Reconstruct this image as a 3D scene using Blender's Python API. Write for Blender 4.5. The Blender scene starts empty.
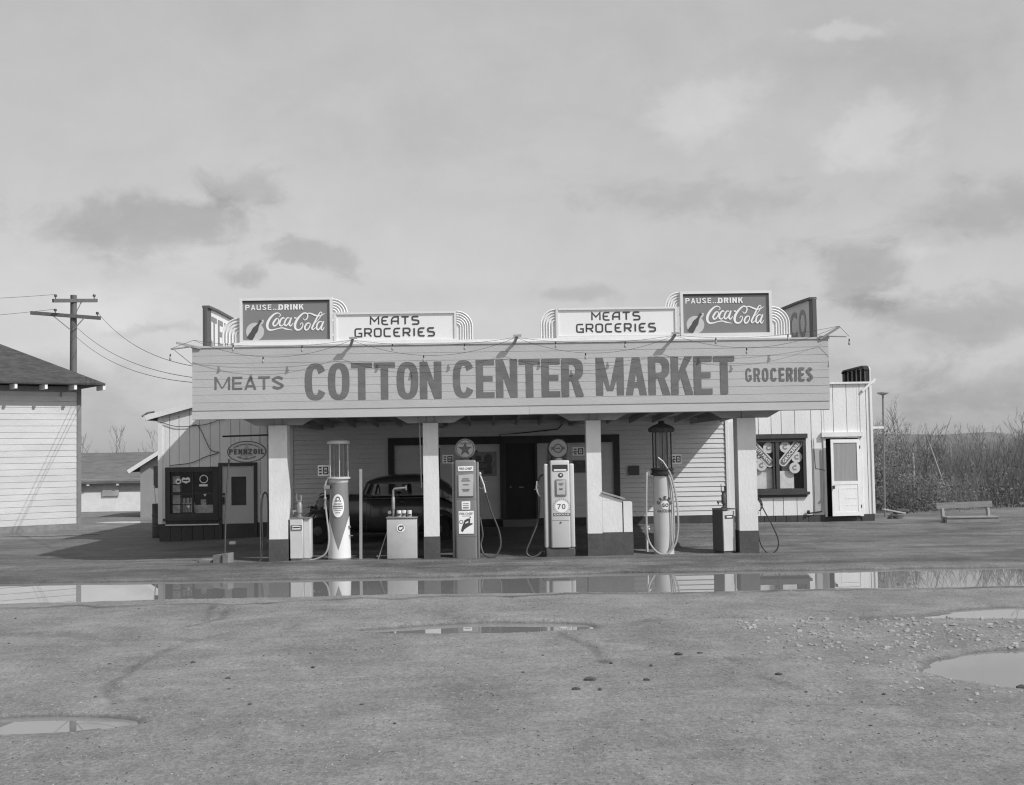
import bpy, bmesh, math, random
import numpy as np
from mathutils import Vector, Matrix
random.seed(7); rng = np.random.default_rng(7)
R = math.radians; PI = math.pi
scene = bpy.context.scene
COL = scene.collection
# ------------------------------------------------------------------ materials (a black-and-white photograph: all greys)
MATS = {}
SUN_E = 2.75; EXPO = .47; GROUND_A = .228; SKY_A = .55; SKY_B = 2.45
# clouds by direction: azimuth, elevation (radians), half widths, strength, edge softness
CLOUDS = [(-.27,.185,.11,.030,-.26,.5),(-.21,.215,.07,.022,-.20,.5),(-.13,.165,.050,.016,-.24,.4),(-.19,.145,.03,.012,-.24,.4),(-.27,.105,.05,.006,-.16,.5),(-.33,.06,.10,.035,-.18,.7),
          (.31,.135,.06,.035,-.24,.4),(.37,.10,.09,.025,-.22,.5),(.40,.045,.14,.030,-.22,.7),(.19,.205,.13,.022,-.17,.6),(.41,.18,.10,.035,-.19,.6),(.08,.130,.045,.010,-.15,.5),(.30,.06,.08,.02,-.14,.6),
          (.19,.275,.055,.030,.17,.4),(.33,.245,.045,.026,.16,.4),(.29,.33,.05,.010,.18,.4),(.365,.15,.03,.012,.10,.5),(.30,.29,.2,.05,-.08,.7),(-.05,.27,.18,.05,-.06,.7),(-.30,.12,.10,.02,.08,.6)]
def gm(name, v, rough=.75, var=.0, scale=3.0, bump=0.0, bscale=40.0, stretch=(1,1,1), metal=0.0, spec=.3, dirt=0.0, coat=0.0):
    m = bpy.data.materials.new(name); m.use_nodes = True
    nt = m.node_tree; N = nt.nodes; L = nt.links
    b = N['Principled BSDF']
    b.inputs['Base Color'].default_value = (v, v, v, 1); b.inputs['Roughness'].default_value = rough
    b.inputs['Metallic'].default_value = metal; b.inputs['Specular IOR Level'].default_value = spec
    b.inputs['Coat Weight'].default_value = coat
    if var or bump:
        tc = N.new('ShaderNodeTexCoord'); mp = N.new('ShaderNodeMapping'); mp.inputs['Scale'].default_value = stretch
        L.new(tc.outputs['Object'], mp.inputs['Vector'])
    if var:
        n1 = N.new('ShaderNodeTexNoise'); n1.inputs['Scale'].default_value = scale; n1.inputs['Detail'].default_value = 8; n1.inputs['Roughness'].default_value = .68
        L.new(mp.outputs[0], n1.inputs['Vector'])
        mr = N.new('ShaderNodeMapRange'); mr.inputs['From Min'].default_value = .3; mr.inputs['From Max'].default_value = .7
        mr.inputs['To Min'].default_value = v*(1-var); mr.inputs['To Max'].default_value = v*(1+var*.7)
        L.new(n1.outputs['Fac'], mr.inputs['Value']); out = mr.outputs[0]
        if dirt:
            n2 = N.new('ShaderNodeTexNoise'); n2.inputs['Scale'].default_value = scale*4.3; n2.inputs['Detail'].default_value = 6; n2.inputs['Roughness'].default_value = .75
            L.new(mp.outputs[0], n2.inputs['Vector'])
            m2 = N.new('ShaderNodeMapRange'); m2.inputs['From Min'].default_value = .6; m2.inputs['From Max'].default_value = .74
            m2.inputs['To Min'].default_value = 1; m2.inputs['To Max'].default_value = 1-dirt
            L.new(n2.outputs['Fac'], m2.inputs['Value'])
            mu = N.new('ShaderNodeMath'); mu.operation = 'MULTIPLY'; L.new(out, mu.inputs[0]); L.new(m2.outputs[0], mu.inputs[1]); out = mu.outputs[0]
        L.new(out, b.inputs['Base Color'])
    if bump:
        n3 = N.new('ShaderNodeTexNoise'); n3.inputs['Scale'].default_value = bscale; n3.inputs['Detail'].default_value = 5
        L.new(mp.outputs[0], n3.inputs['Vector'])
        bp = N.new('ShaderNodeBump'); bp.inputs['Strength'].default_value = bump; bp.inputs['Distance'].default_value = .02
        L.new(n3.outputs['Fac'], bp.inputs['Height']); L.new(bp.outputs[0], b.inputs['Normal'])
    MATS[name] = m
    return m
def glass_mat(name, tint=.92, rough=.02):
    m = bpy.data.materials.new(name); m.use_nodes = True
    nt = m.node_tree; N = nt.nodes; L = nt.links; N.clear()
    o = N.new('ShaderNodeOutputMaterial'); t = N.new('ShaderNodeBsdfTransparent'); g = N.new('ShaderNodeBsdfGlossy'); mx = N.new('ShaderNodeMixShader'); f = N.new('ShaderNodeMath'); lw = N.new('ShaderNodeLayerWeight'); p5_ = N.new('ShaderNodeMath'); p5_.operation = 'POWER'; p5_.inputs[1].default_value = 5; lw.inputs['Blend'].default_value = .5
    f.operation = 'MULTIPLY_ADD'; f.inputs[1].default_value = .92; f.inputs[2].default_value = .05; L.new(lw.outputs['Facing'], p5_.inputs[0]); L.new(p5_.outputs[0], f.inputs[0])
    t.inputs['Color'].default_value = (tint,)*3+(1,); g.inputs['Roughness'].default_value = rough
    L.new(f.outputs[0], mx.inputs[0]); L.new(t.outputs[0], mx.inputs[1]); L.new(g.outputs[0], mx.inputs[2]); L.new(mx.outputs[0], o.inputs['Surface'])
    return m
W_WHITE = gm('white_board_paint', .72, .7, .10, 1.3, .25, 30, (1,1,.35), dirt=.12)
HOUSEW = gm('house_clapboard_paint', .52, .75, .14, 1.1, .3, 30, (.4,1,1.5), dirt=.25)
W_CLAP = gm('white_clapboard_paint', .66, .7, .12, 1.5, .2, 30, (.4,1,1.5), dirt=.15)
FASC = gm('fascia_paint', .43, .7, .10, 1.2, .2, 25, (.5,1,1.2), dirt=.10)
TRIM = gm('fascia_trim_paint', .46, .7, .08, 2, .15, 25, (.3,1,1), dirt=.10)
LET_D = gm('fascia_letter_paint', .15, .7, .22, 3.5, .15, 30, (.5,1,1.5))
DARK = gm('dark_skirt_paint', .062, .7, .25, 3, .2, 30, (1,1,.4), dirt=.2)
PIL_D = gm('dark_pillar_base', .085, .8, .25, 4, .3, 30, dirt=.25)
PIL_W = gm('white_pillar_paint', .68, .65, .10, 2.2, .25, 22, (1,1,.5), dirt=.22)
PIL_S = gm('grey_pillar_return', .30, .7, .12, 2, .1, 30)
SOFF = gm('soffit_boards', .38, .8, .2, 1.2, .2, 30, (1,.25,1))
BOARD = gm('grey_storefront_boards', .64, .7, .12, 2, .15, 30, (.4,1,1.4))
POST = gm('poster_paper', .30, .7, .3, 6)
PAPER = gm('sign_white', .80, .6, .05, 5)
PAPER_D = gm('sign_ink', .05, .6)
DOORP = gm('grey_door_paint', .50, .6, .08, 2)
ROOF = gm('shingle_roof', .065, .9, .5, 5, .8, 16, (.6,1,3), dirt=.4)
COKE = gm('enamel_sign_ground', .205, .38, .03, 2)
ENAM = gm('enamel_white', .78, .4, .03, 3)
ENAM2 = gm('enamel_frame', .66, .4, .05, 3)
MEATP = gm('enamel_cream', .74, .4, .03, 2)
INK = gm('enamel_ink', .065, .4)
GALV = gm('aged_metal', .28, .5, .2, 6, 0, 40, metal=.4)
WOOD = gm('raw_wood', .24, .8, .25, 3, .4, 30, (1,1,6), dirt=.2)
WOODL = gm('grey_weathered_wood', .33, .85, .2, 2, .4, 30, (6,1,1), dirt=.2)
POLE = gm('pole_wood', .13, .9, .25, 3, .5, 30, (5,5,.5))
RUB = gm('rubber', .03, .6)
HOSE = gm('hose_dark_rubber', .065, .5)
HOSEW = gm('hose_pale', .34, .5)
P_GREY = gm('pump_grey_enamel', .21, .32, .08, 3, dirt=.12, spec=.5)
P_DGREY = gm('pump_red_enamel', .19, .35, .07, 3, dirt=.12, spec=.5)
P_LIGHT = gm('pump_cream_enamel', .52, .35, .05, 3, dirt=.10, spec=.5)
P_LIGHT2 = gm('pump_silver_enamel', .48, .35, .07, 3, dirt=.12, spec=.5)
P_WHITE = gm('pump_white_enamel', .70, .4, .06, 3, dirt=.12)
CAB = gm('oil_cabinet_paint', .56, .5, .07, 3, dirt=.18)
CHROME = gm('chrome', .75, .18, metal=1.0)
BLACKM = gm('black_metal', .03, .45, .2, 5)
DIAL = gm('dial_face', .45, .25, .08, 6)
GLASS = glass_mat('pane_glass')
GLASSC = glass_mat('pump_glass', .86)
INT = gm('interior_dark', .045, .9)
GOODS = gm('shelf_goods', .48, .7, .5, 9)
CURT = gm('curtain', .45, .9, .2, 4, 0, 40, (6,6,.2))
CARP = gm('car_black_paint', .055, .26, .15, 4, spec=.5, coat=.5)
CARS = gm('car_seat', .05, .8)
TYRE = gm('tyre', .025, .85)
HUB = gm('hub_metal', .09, .5)
CAN = gm('tin_can', .62, .35, .15, 8)
CLAY = gm('concrete_slab', .17, .85, .25, 2, .5, 20, (.5,1,1), dirt=.25)
TWIG = gm('twig_bark', .17, .9, .35, .8)
TWIGL = gm('pale_twig_bark', .30, .9, .3, 2)
LEAF = gm('dry_leaf', .15, .85, .4, 1.5)
STONE = gm('pebble', .30, .9, .4, 5)
CLOD = gm('wet_clod', .07, .9, .3, 5)
SHEDW = gm('shed_wall', .30, .8, .12, 2, .2, 30)
WIRE = gm('cable', .05, .6)
BULB = gm('bulb_glass', .30, .2)
BARR = gm('barrel_steel', .06, .6, .35, 4, dirt=.3)
# ------------------------------------------------------------------ scene helpers
ORG = {}
def tag(o, label=None, cat=None, group=None, kind=None):
    if label: o['label'] = label
    if cat: o['category'] = cat
    if group: o['group'] = group
    if kind: o['kind'] = kind
    return o
def thing(name, loc, label, cat, group=None):
    o = bpy.data.objects.new(name, None); COL.objects.link(o); o.location = loc; o.empty_display_size = .2
    ORG[o.name] = Vector(loc)
    return tag(o, label, cat, group)
def copy_tree(o, parent=None):
    c = o.copy(); COL.objects.link(c)
    if parent is not None: c.parent = parent
    ORG[c.name] = ORG.get(o.name, Vector((0,0,0)))
    for ch in list(o.children): copy_tree(ch, c)
    return c
class MB:
    """collects shapes in world coordinates, then links them as ONE mesh object"""
    def __init__(s): s.v = []; s.f = []; s.sm = []
    def add(s, vs, fs, smooth=False):
        k = len(s.v); s.v += [tuple(p) for p in vs]; s.f += [tuple(i+k for i in f) for f in fs]; s.sm += [smooth]*len(fs); return s
    def box(s, x0, x1, y0, y1, z0, z1):
        return s.add([(x0,y0,z0),(x1,y0,z0),(x1,y1,z0),(x0,y1,z0),(x0,y0,z1),(x1,y0,z1),(x1,y1,z1),(x0,y1,z1)],
                     [(3,2,1,0),(4,5,6,7),(0,1,5,4),(1,2,6,5),(2,3,7,6),(3,0,4,7)])
    def bm(s, b, smooth=False):
        b.verts.ensure_lookup_table(); b.verts.index_update()
        s.add([v.co for v in b.verts], [[v.index for v in f.verts] for f in b.faces], smooth); b.free(); return s
    def rbox(s, x0, x1, y0, y1, z0, z1, r=.02, seg=2):
        b = bmesh.new(); bmesh.ops.create_cube(b, size=1)
        for v in b.verts: v.co = Vector(((x0+x1)/2+v.co.x*(x1-x0), (y0+y1)/2+v.co.y*(y1-y0), (z0+z1)/2+v.co.z*(z1-z0)))
        bmesh.ops.bevel(b, geom=b.edges[:], offset=r, segments=seg, profile=.5, affect='EDGES'); return s.bm(b)
    def obox(s, p, q, w, t, up=(0,0,1)):
        """beam from p to q, w wide (sideways), t thick (along up)"""
        p = Vector(p); q = Vector(q); d = (q-p).normalized(); u = Vector(up); sd = d.cross(u)
        if sd.length < 1e-4: sd = d.cross(Vector((1,0,0)))
        sd.normalize(); u = sd.cross(d).normalized(); sd *= w/2; u *= t/2
        c = [p-sd-u, p+sd-u, p+sd+u, p-sd+u, q-sd-u, q+sd-u, q+sd+u, q-sd+u]
        return s.add(c, [(0,1,2,3),(7,6,5,4),(0,4,5,1),(1,5,6,2),(2,6,7,3),(3,7,4,0)])
    def tube(s, pts, r, n=8, r1=None, cap=True, smooth=True):
        P = [Vector(p) for p in pts]; m = len(P); rr = [r + ((r1 if r1 is not None else r)-r)*i/max(1,m-1) for i in range(m)]
        vs = []; fs = []; prev = None
        for i in range(m):
            d = (P[min(i+1,m-1)]-P[max(i-1,0)])
            d = d.normalized() if d.length > 1e-9 else Vector((0,0,1))
            if prev is None:
                a = Vector((0,0,1)) if abs(d.z) < .9 else Vector((1,0,0)); u = d.cross(a).normalized()
            else:
                u = prev - d*prev.dot(d); u = u.normalized() if u.length > 1e-6 else d.orthogonal().normalized()
            prev = u; w = d.cross(u)
            for k in range(n):
                a = 2*PI*k/n; vs.append(P[i]+u*math.cos(a)*rr[i]+w*math.sin(a)*rr[i])
        for i in range(m-1):
            for k in range(n):
                a = i*n+k; b = i*n+(k+1)%n; fs.append((a,b,b+n,a+n))
        if cap: fs.append(tuple(range(n-1,-1,-1))); fs.append(tuple((m-1)*n+k for k in range(n)))
        return s.add(vs, fs, smooth)
    def lathe(s, prof, c, n=32, axis='z', smooth=True):
        """prof: list of (r, h); c: origin"""
        vs = []; fs = []; m = len(prof)
        for r, h in prof:
            for k in range(n):
                a = 2*PI*k/n
                if axis == 'z': vs.append((c[0]+r*math.cos(a), c[1]+r*math.sin(a), c[2]+h))
                elif axis == 'y': vs.append((c[0]+r*math.cos(a), c[1]+h, c[2]+r*math.sin(a)))
                else: vs.append((c[0]+h, c[1]+r*math.cos(a), c[2]+r*math.sin(a)))
        for i in range(m-1):
            for k in range(n):
                a = i*n+k; b = i*n+(k+1)%n; fs.append((a,b,b+n,a+n))
        if prof[0][0] > 1e-4: fs.append(tuple(range(n-1,-1,-1)))
        if prof[-1][0] > 1e-4: fs.append(tuple((m-1)*n+k for k in range(n)))
        return s.add(vs, fs, smooth)
    def prism(s, poly, y0, y1):
        """polygon (x, z) extruded along y"""
        n = len(poly); vs = [(x,y0,z) for x,z in poly]+[(x,y1,z) for x,z in poly]
        return s.add(vs, [tuple(range(n)), tuple(range(2*n-1,n-1,-1))]+[(i,i+n,(i+1)%n+n,(i+1)%n) for i in range(n)])
    def prismx(s, poly, x0, x1):
        n = len(poly); vs = [(x0,y,z) for y,z in poly]+[(x1,y,z) for y,z in poly]
        return s.add(vs, [tuple(range(n)), tuple(range(2*n-1,n-1,-1))]+[(i,i+n,(i+1)%n+n,(i+1)%n) for i in range(n)])
    def flat(s, poly, y):
        return s.add([(x,y,z) for x,z in poly], [tuple(range(len(poly)))])
    def stroke(s, pts, w, y, k=0, closed=False):
        """a painted stroke in the x-z plane facing -y; k lifts overlapping strokes apart; w may be a list"""
        P = [Vector((p[0],p[1])) for p in pts]; m = len(P); vs = []
        ws = w if isinstance(w, (list, tuple)) else [w]*m
        for i in range(m):
            a = P[(i-1) % m] if (closed or i > 0) else P[i]; b = P[(i+1) % m] if (closed or i < m-1) else P[i]
            d1 = (P[i]-a); d2 = (b-P[i])
            if d1.length < 1e-9: d1 = d2
            if d2.length < 1e-9: d2 = d1
            d1 = d1.normalized(); d2 = d2.normalized(); t = (d1+d2)
            t = t.normalized() if t.length > 1e-6 else d1
            nrm = Vector((-t.y, t.x)); c = max(.45, nrm.dot(Vector((-d1.y, d1.x)))); o = nrm*(ws[i]/2/c)
            vs += [(P[i].x+o.x, y-k*.0006, P[i].y+o.y), (P[i].x-o.x, y-k*.0006, P[i].y-o.y)]
        fs = [(2*i, 2*i+1, 2*i+3, 2*i+2) for i in range(m-1)]
        if closed: fs.append((2*m-2, 2*m-1, 1, 0))
        return s.add(vs, fs)
    def build(s, name, mat, parent=None, label=None):
        me = bpy.data.meshes.new(name); o = bpy.data.objects.new(name, me); COL.objects.link(o)
        org = Vector((0,0,0))
        if parent is not None:
            p = parent
            while p.parent is not None: p = p.parent
            org = ORG.get(p.name, Vector((0,0,0))); o.parent = parent
        me.from_pydata([(v[0]-org.x, v[1]-org.y, v[2]-org.z) for v in s.v], [], s.f)
        me.polygons.foreach_set('use_smooth', s.sm)
        b = bmesh.new(); b.from_mesh(me); bmesh.ops.recalc_face_normals(b, faces=b.faces[:]); b.to_mesh(me); b.free()
        try: me.set_sharp_from_angle(angle=R(38))
        except Exception: pass
        me.materials.append(mat); me.update()
        if label: o['label'] = label
        ORG[o.name] = org
        return o
def solo(mb, name, mat, label, cat, group=None, org=None):
    """a thing that is one mesh; its origin is moved to its base"""
    xs = [v[0] for v in mb.v]; ys = [v[1] for v in mb.v]; zs = [v[2] for v in mb.v]
    c = Vector(org) if org else Vector(((min(xs)+max(xs))/2, (min(ys)+max(ys))/2, min(zs)))
    mb.v = [(v[0]-c.x, v[1]-c.y, v[2]-c.z) for v in mb.v]
    o = mb.build(name, mat); o.location = c; ORG[o.name] = Vector(c)
    return tag(o, label, cat, group)
def cr(pts, n=6, closed=False):
    """Catmull-Rom through points of any dimension"""
    P = [np.array(p, float) for p in pts]; m = len(P); out = []
    rngi = range(m if closed else m-1)
    for i in rngi:
        g = (lambda j: P[j % m]) if closed else (lambda j: P[min(max(j,0),m-1)])
        p0, p1, p2, p3 = g(i-1), g(i), g(i+1), g(i+2)
        for k in range(n):
            t = k/n
            out.append(tuple(.5*((2*p1)+(-p0+p2)*t+(2*p0-5*p1+4*p2-p3)*t*t+(-p0+3*p1-3*p2+p3)*t**3)))
    if not closed: out.append(tuple(P[-1]))
    return out
def arc(cx, cz, r, a0, a1, n=12, rz=None):
    rz = r if rz is None else rz
    return [(cx+r*math.cos(R(a0+(a1-a0)*i/n)), cz+rz*math.sin(R(a0+(a1-a0)*i/n))) for i in range(n+1)]
def ell(cx, cz, rx, rz, n=32, tilt=0):
    out = []
    for i in range(n):
        a = 2*PI*i/n; x = rx*math.cos(a); z = rz*math.sin(a); t = R(tilt)
        out.append((cx+x*math.cos(t)-z*math.sin(t), cz+x*math.sin(t)+z*math.cos(t)))
    return out
def text_geo(body, bold=0.0, spacing=1.0, shear=0.0):
    cu = bpy.data.curves.new('lettering_curve', 'FONT'); cu.body = body; cu.size = 1; cu.offset = bold; cu.space_character = spacing; cu.shear = shear; cu.resolution_u = 4
    o = bpy.data.objects.new('lettering_curve', cu); COL.objects.link(o)
    dg = bpy.context.evaluated_depsgraph_get(); dg.update()
    me = bpy.data.meshes.new_from_object(o.evaluated_get(dg))
    vs = [tuple(v.co) for v in me.vertices]; fs = [tuple(p.vertices) for p in me.polygons]
    bpy.data.objects.remove(o); bpy.data.curves.remove(cu); bpy.data.meshes.remove(me)
    return vs, fs
def text_fit(mb, body, x0, x1, z0, z1, fn, bold=0.0, spacing=1.0, shear=0.0):
    """fit lettering into a box; fn maps (u, v) to a point in space"""
    vs, fs = text_geo(body, bold, spacing, shear)
    a = min(v[0] for v in vs); b = max(v[0] for v in vs); c = min(v[1] for v in vs); d = max(v[1] for v in vs)
    return mb.add([fn(x0+(v[0]-a)/(b-a)*(x1-x0), z0+(v[1]-c)/(d-c)*(z1-z0)) for v in vs], fs)
def front(y): return lambda u, v: (u, y, v)
def splitrects(x0, x1, z0, z1, ops):
    xs = sorted(set([x0, x1]+[min(max(c,x0),x1) for o in ops for c in o[:2]])); out = []
    for a, b in zip(xs[:-1], xs[1:]):
        if b-a < 1e-6: continue
        m = (a+b)/2; seg = [(z0, z1)]
        for (ox0, ox1, oz0, oz1) in ops:
            if ox0 < m < ox1:
                ns = []
                for p, q in seg:
                    if oz0 > p: ns.append((p, min(q, oz0)))
                    if oz1 < q: ns.append((max(p, oz1), q))
                seg = [t for t in ns if t[1]-t[0] > 1e-4]
        out += [(a, b, p, q) for p, q in seg]
    return out
def clap(mb, x0, x1, z0, z1, y, course=.126, t=.02, phase=0.0, wob=.0, gap=.011):
    """lapped boards on a wall facing -y"""
    k = math.floor((z0-phase)/course)
    while phase+k*course < z1-1e-4:
        a = max(z0, phase+k*course); b = min(z1, phase+(k+1)*course); k += 1
        if b-a < .004: continue
        j = random.uniform(-wob, wob)
        ya = y-t; yb = y-.004; b -= gap if b < z1-1e-4 else 0
        mb.add([(x0,ya,a+j),(x1,ya,a-j),(x1,yb,b),(x0,yb,b),(x0,y+.01,a+j),(x1,y+.01,a-j)], [(0,1,2,3),(4,5,1,0)])
def smooth(a, b, x):
    t = np.clip((x-a)/(b-a), 0, 1); return t*t*(3-2*t)

def block(mb, body, x0, x1, z0, z1, y, w, h, gap=.16, k0=0):
    """painted block lettering: w stem width, h bar thickness"""
    wid = {'I':w,'M':1.32,'W':1.3,'T':.98,'L':.86,'E':.86,'F':.84,'.':.3}
    H = z1-z0; base = (x1-x0-gap*w*0)
    us = [(wid[c] if c in wid and c != 'I' else 1.0) for c in body]; nI = sum(c == 'I' for c in body)
    g = w*gap*2.2; tot = sum(u for u, c in zip(us, body) if c != 'I'); cw = (x1-x0-nI*w-g*(len(body)-1))/tot
    x = x0; k = k0
    def q(pts):
        nonlocal k
        mb.add([(a, y-k*.0005, b) for a, b in pts], [tuple(range(len(pts)))]); k += 1
    def rect(a, b, c, d): q([(a,c),(b,c),(b,d),(a,d)])
    def ring(a, b, a0=0, a1=360, zl=None, zh=None, ex=2.6):
        zl = z0 if zl is None else zl; zh = z1 if zh is None else zh
        cx, cz = (a+b)/2, (zl+zh)/2; rx, rz = (b-a)/2, (zh-zl)/2; n = 40; O = []; I_ = []
        for i in range(n+1):
            t = R(a0+(a1-a0)*i/n); c, s = math.cos(t), math.sin(t); f = lambda v: math.copysign(abs(v)**(2/ex), v)
            O.append((cx+rx*f(c), cz+rz*f(s))); I_.append((cx+(rx-w)*f(c), cz+(rz-h)*f(s)))
        m = n+1; nonlocal_k = k
        mb.add([(p[0], y-k*.0005, p[1]) for p in O+I_], [(i,i+1,m+i+1,m+i) for i in range(n)])
    for c, u in zip(body, us):
        W = w if c == 'I' else u*cw; a, b = x, x+W; zm = (z0+z1)/2
        if c == 'I': rect(a,b,z0,z1)
        elif c in 'OQ': ring(a,b); k += 1
        elif c in 'CG':
            ring(a,b,30,330); k += 1
            if c == 'G': rect(b-w,b,z0+H*.12,zm+.0); rect(a+W*.52,b-w,zm-h,zm)
        elif c == 'T': rect(a,b,z1-h,z1); rect((a+b-w)/2,(a+b+w)/2,z0,z1-h)
        elif c in 'EFL':
            rect(a,a+w,z0,z1)
            if c != 'F': rect(a+w,b,z0,z0+h)
            if c != 'L': rect(a+w,b,z1-h,z1); rect(a+w,b-W*.09,zm-h/2,zm+h/2)
        elif c == 'N': rect(a,a+w,z0,z1); rect(b-w,b,z0,z1); q([(a+w*.2,z1),(a+w*.98,z1),(b-w*.2,z0),(b-w*.98,z0)])
        elif c == 'M':
            rect(a,a+w,z0,z1); rect(b-w,b,z0,z1); m = (a+b)/2
            q([(a,z1),(a+w,z1),(m+w*.12,z0+H*.12),(m-w*.42,z0+H*.12)]); q([(b-w,z1),(b,z1),(m+w*.42,z0+H*.12),(m-w*.12,z0+H*.12)])
        elif c == 'A':
            m = (a+b)/2; q([(a,z0),(a+w,z0),(m+w*.30,z1),(m-w*.5,z1)]); q([(b-w,z0),(b,z0),(m+w*.5,z1),(m-w*.30,z1)]); rect(a+W*.26,b-W*.26,z0+H*.20,z0+H*.20+h)
        elif c in 'RP':
            rect(a,a+w,z0,z1); zl = z0+H*.42
            ring(a+w*.0-(b-a)*.25,b,-90,90,zl,z1,3.0); k += 1; rect(a+w,a+W*.42,z1-h,z1); rect(a+w,a+W*.42,zl,zl+h)
            if c == 'R': q([(a+W*.44,zl+h*.5),(a+W*.44+w*.85,zl+h*.5),(b+w*.10,z0),(b-w*.95,z0)])
        elif c == 'K':
            rect(a,a+w,z0,z1); q([(a+w,z0+H*.36),(b-w*1.05,z1),(b,z1),(a+w,z0+H*.60-.0)] if False else [(a+w,z0+H*.34),(b-w*.98,z1),(b+w*.05,z1),(a+w,z0+H*.60)][0:0] or [(a+w,z0+H*.33),(a+w,z0+H*.58),(b-w,z1),(b+w*.04,z1)])
            q([(a+w+W*.10,z0+H*.50),(a+w+W*.10+w*.72,z0+H*.66),(b+w*.10,z0),(b-w*.98,z0)])
        elif c == 'S':
            P = cr([(b-w*.45,z1-H*.20),((a+b)/2,z1-h*.5),(a+w*.5,z1-H*.26),((a+b)/2,zm),(b-w*.5,z0+H*.26),((a+b)/2,z0+h*.5),(a+w*.45,z0+H*.20)],7)
            mb.stroke(P, (w+h)/2, y-k*.0005); k += 1
        elif c == 'U': rect(a,a+w,z0+H*.2,z1); rect(b-w,b,z0+H*.2,z1); ring(a,b,180,360,z0,z0+H*.6,3.2); k += 1
        elif c == 'D': rect(a,a+w,z0,z1); ring(a-(b-a)*.4,b,-90,90,z0,z1,3.2); k += 1; rect(a+w,a+W*.32,z0,z0+h); rect(a+w,a+W*.32,z1-h,z1)
        elif c == 'Z': rect(a,b,z1-h,z1); rect(a,b,z0,z0+h); q([(b-w*1.1,z1-h),(b,z1-h),(a+w*1.1,z0+h),(a,z0+h)])
        x += W+g
    return mb
def islands(mb, name, mat, parent, label=None):
    """one object for each separate piece collected in mb"""
    par = list(range(len(mb.v)))
    def fd(i):
        while par[i] != i: par[i] = par[par[i]]; i = par[i]
        return i
    for f in mb.f:
        for j in f[1:]: par[fd(f[0])] = fd(j)
    grp = {}
    for fi, f in enumerate(mb.f): grp.setdefault(fd(f[0]), []).append(fi)
    out = []
    for fl in grp.values():
        ids = sorted({i for fi in fl for i in mb.f[fi]}); mp = {i: n for n, i in enumerate(ids)}; m_ = MB()
        m_.v = [mb.v[i] for i in ids]; m_.f = [tuple(mp[i] for i in mb.f[fi]) for fi in fl]; m_.sm = [mb.sm[fi] for fi in fl]
        out.append(m_.build(name, mat, parent, label))
    return out
# ------------------------------------------------------------------ camera, sun, sky
cam = bpy.data.cameras.new('camera'); co = bpy.data.objects.new('camera', cam); COL.objects.link(co)
cam.sensor_width = 36; cam.lens = 36*1200/1024; cam.clip_start = .1; cam.clip_end = 8000
scene.cycles.use_denoising = True; scene.cycles.filter_width = 1.2
co.matrix_world = Matrix.Translation((0,0,2.33)) @ Matrix.Rotation(R(-1.3),4,'Z') @ Matrix.Rotation(R(92.86),4,'X') @ Matrix.Rotation(R(-.96),4,'Z')
scene.camera = co
SUNV = Vector((1.8,-1.25,2.1)).normalized()
sun = bpy.data.lights.new('sun', 'SUN'); so = bpy.data.objects.new('sun', sun); COL.objects.link(so)
sun.energy = SUN_E; sun.angle = R(.55); sun.color = (1,1,1)
so.rotation_euler = SUNV.to_track_quat('Z','Y').to_euler(); so.location = SUNV*60
scene.view_settings.view_transform = 'Standard'; scene.view_settings.look = 'None'; scene.view_settings.exposure = EXPO; scene.view_settings.gamma = 1
wd = bpy.data.worlds.new('World'); scene.world = wd; wd.use_nodes = True
nt = wd.node_tree; N = nt.nodes; L = nt.links; bg = N['Background']
def nd(t, **k):
    n = N.new(t)
    for a, b in k.items(): setattr(n, a, b)
    return n
def mth(op, a, b=None, c=None, clamp=False):
    n = nd('ShaderNodeMath', operation=op, use_clamp=clamp)
    for i, x in enumerate((a, b, c)):
        if x is None: continue
        if isinstance(x, (int, float)): n.inputs[i].default_value = x
        else: L.new(x, n.inputs[i])
    return n.outputs[0]
sky = nd('ShaderNodeTexSky', sky_type='NISHITA', sun_disc=False, sun_elevation=math.asin(SUNV.z), sun_rotation=math.atan2(SUNV.x, SUNV.y), air_density=1.0, dust_density=2.5, ozone_density=1.0)
bw = nd('ShaderNodeRGBToBW'); L.new(sky.outputs[0], bw.inputs[0])
tc = nd('ShaderNodeTexCoord'); sx = nd('ShaderNodeSeparateXYZ'); L.new(tc.outputs['Generated'], sx.inputs[0])
U0 = mth('ARCTAN2', sx.outputs[0], sx.outputs[1]); V0 = mth('ARCSINE', sx.outputs[2])
# wispy streaks: noise on the flat cloud deck overhead
zc = mth('MAXIMUM', sx.outputs[2], .02); zz = mth('ADD', zc, .10)
cx_ = mth('DIVIDE', sx.outputs[0], zz); cy_ = mth('DIVIDE', sx.outputs[1], zz)
cb = nd('ShaderNodeCombineXYZ'); L.new(cx_, cb.inputs[0]); L.new(cy_, cb.inputs[1])
def noise(vec, scale, detail=6, rough=.6, dist=0.0):
    n = nd('ShaderNodeTexNoise'); n.inputs['Scale'].default_value = scale; n.inputs['Detail'].default_value = detail; n.inputs['Roughness'].default_value = rough; n.inputs['Distortion'].default_value = dist
    L.new(vec, n.inputs['Vector']); return n.outputs['Fac']
deck = noise(cb.outputs[0], .55, 7, .55, .6)
nA = noise(tc.outputs['Generated'], 9, 7, .6); nB = noise(tc.outputs['Generated'], 11.7, 7, .6); nC = noise(tc.outputs['Generated'], 26, 6, .65)
U = mth('ADD', U0, mth('MULTIPLY', mth('SUBTRACT', nA, .5), .12)); V = mth('ADD', V0, mth('MULTIPLY', mth('SUBTRACT', nB, .5), .06))
cuv = nd('ShaderNodeCombineXYZ'); L.new(mth('MULTIPLY', U0, 15.0), cuv.inputs[0]); L.new(mth('MULTIPLY', V0, 25.0), cuv.inputs[1])
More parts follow.
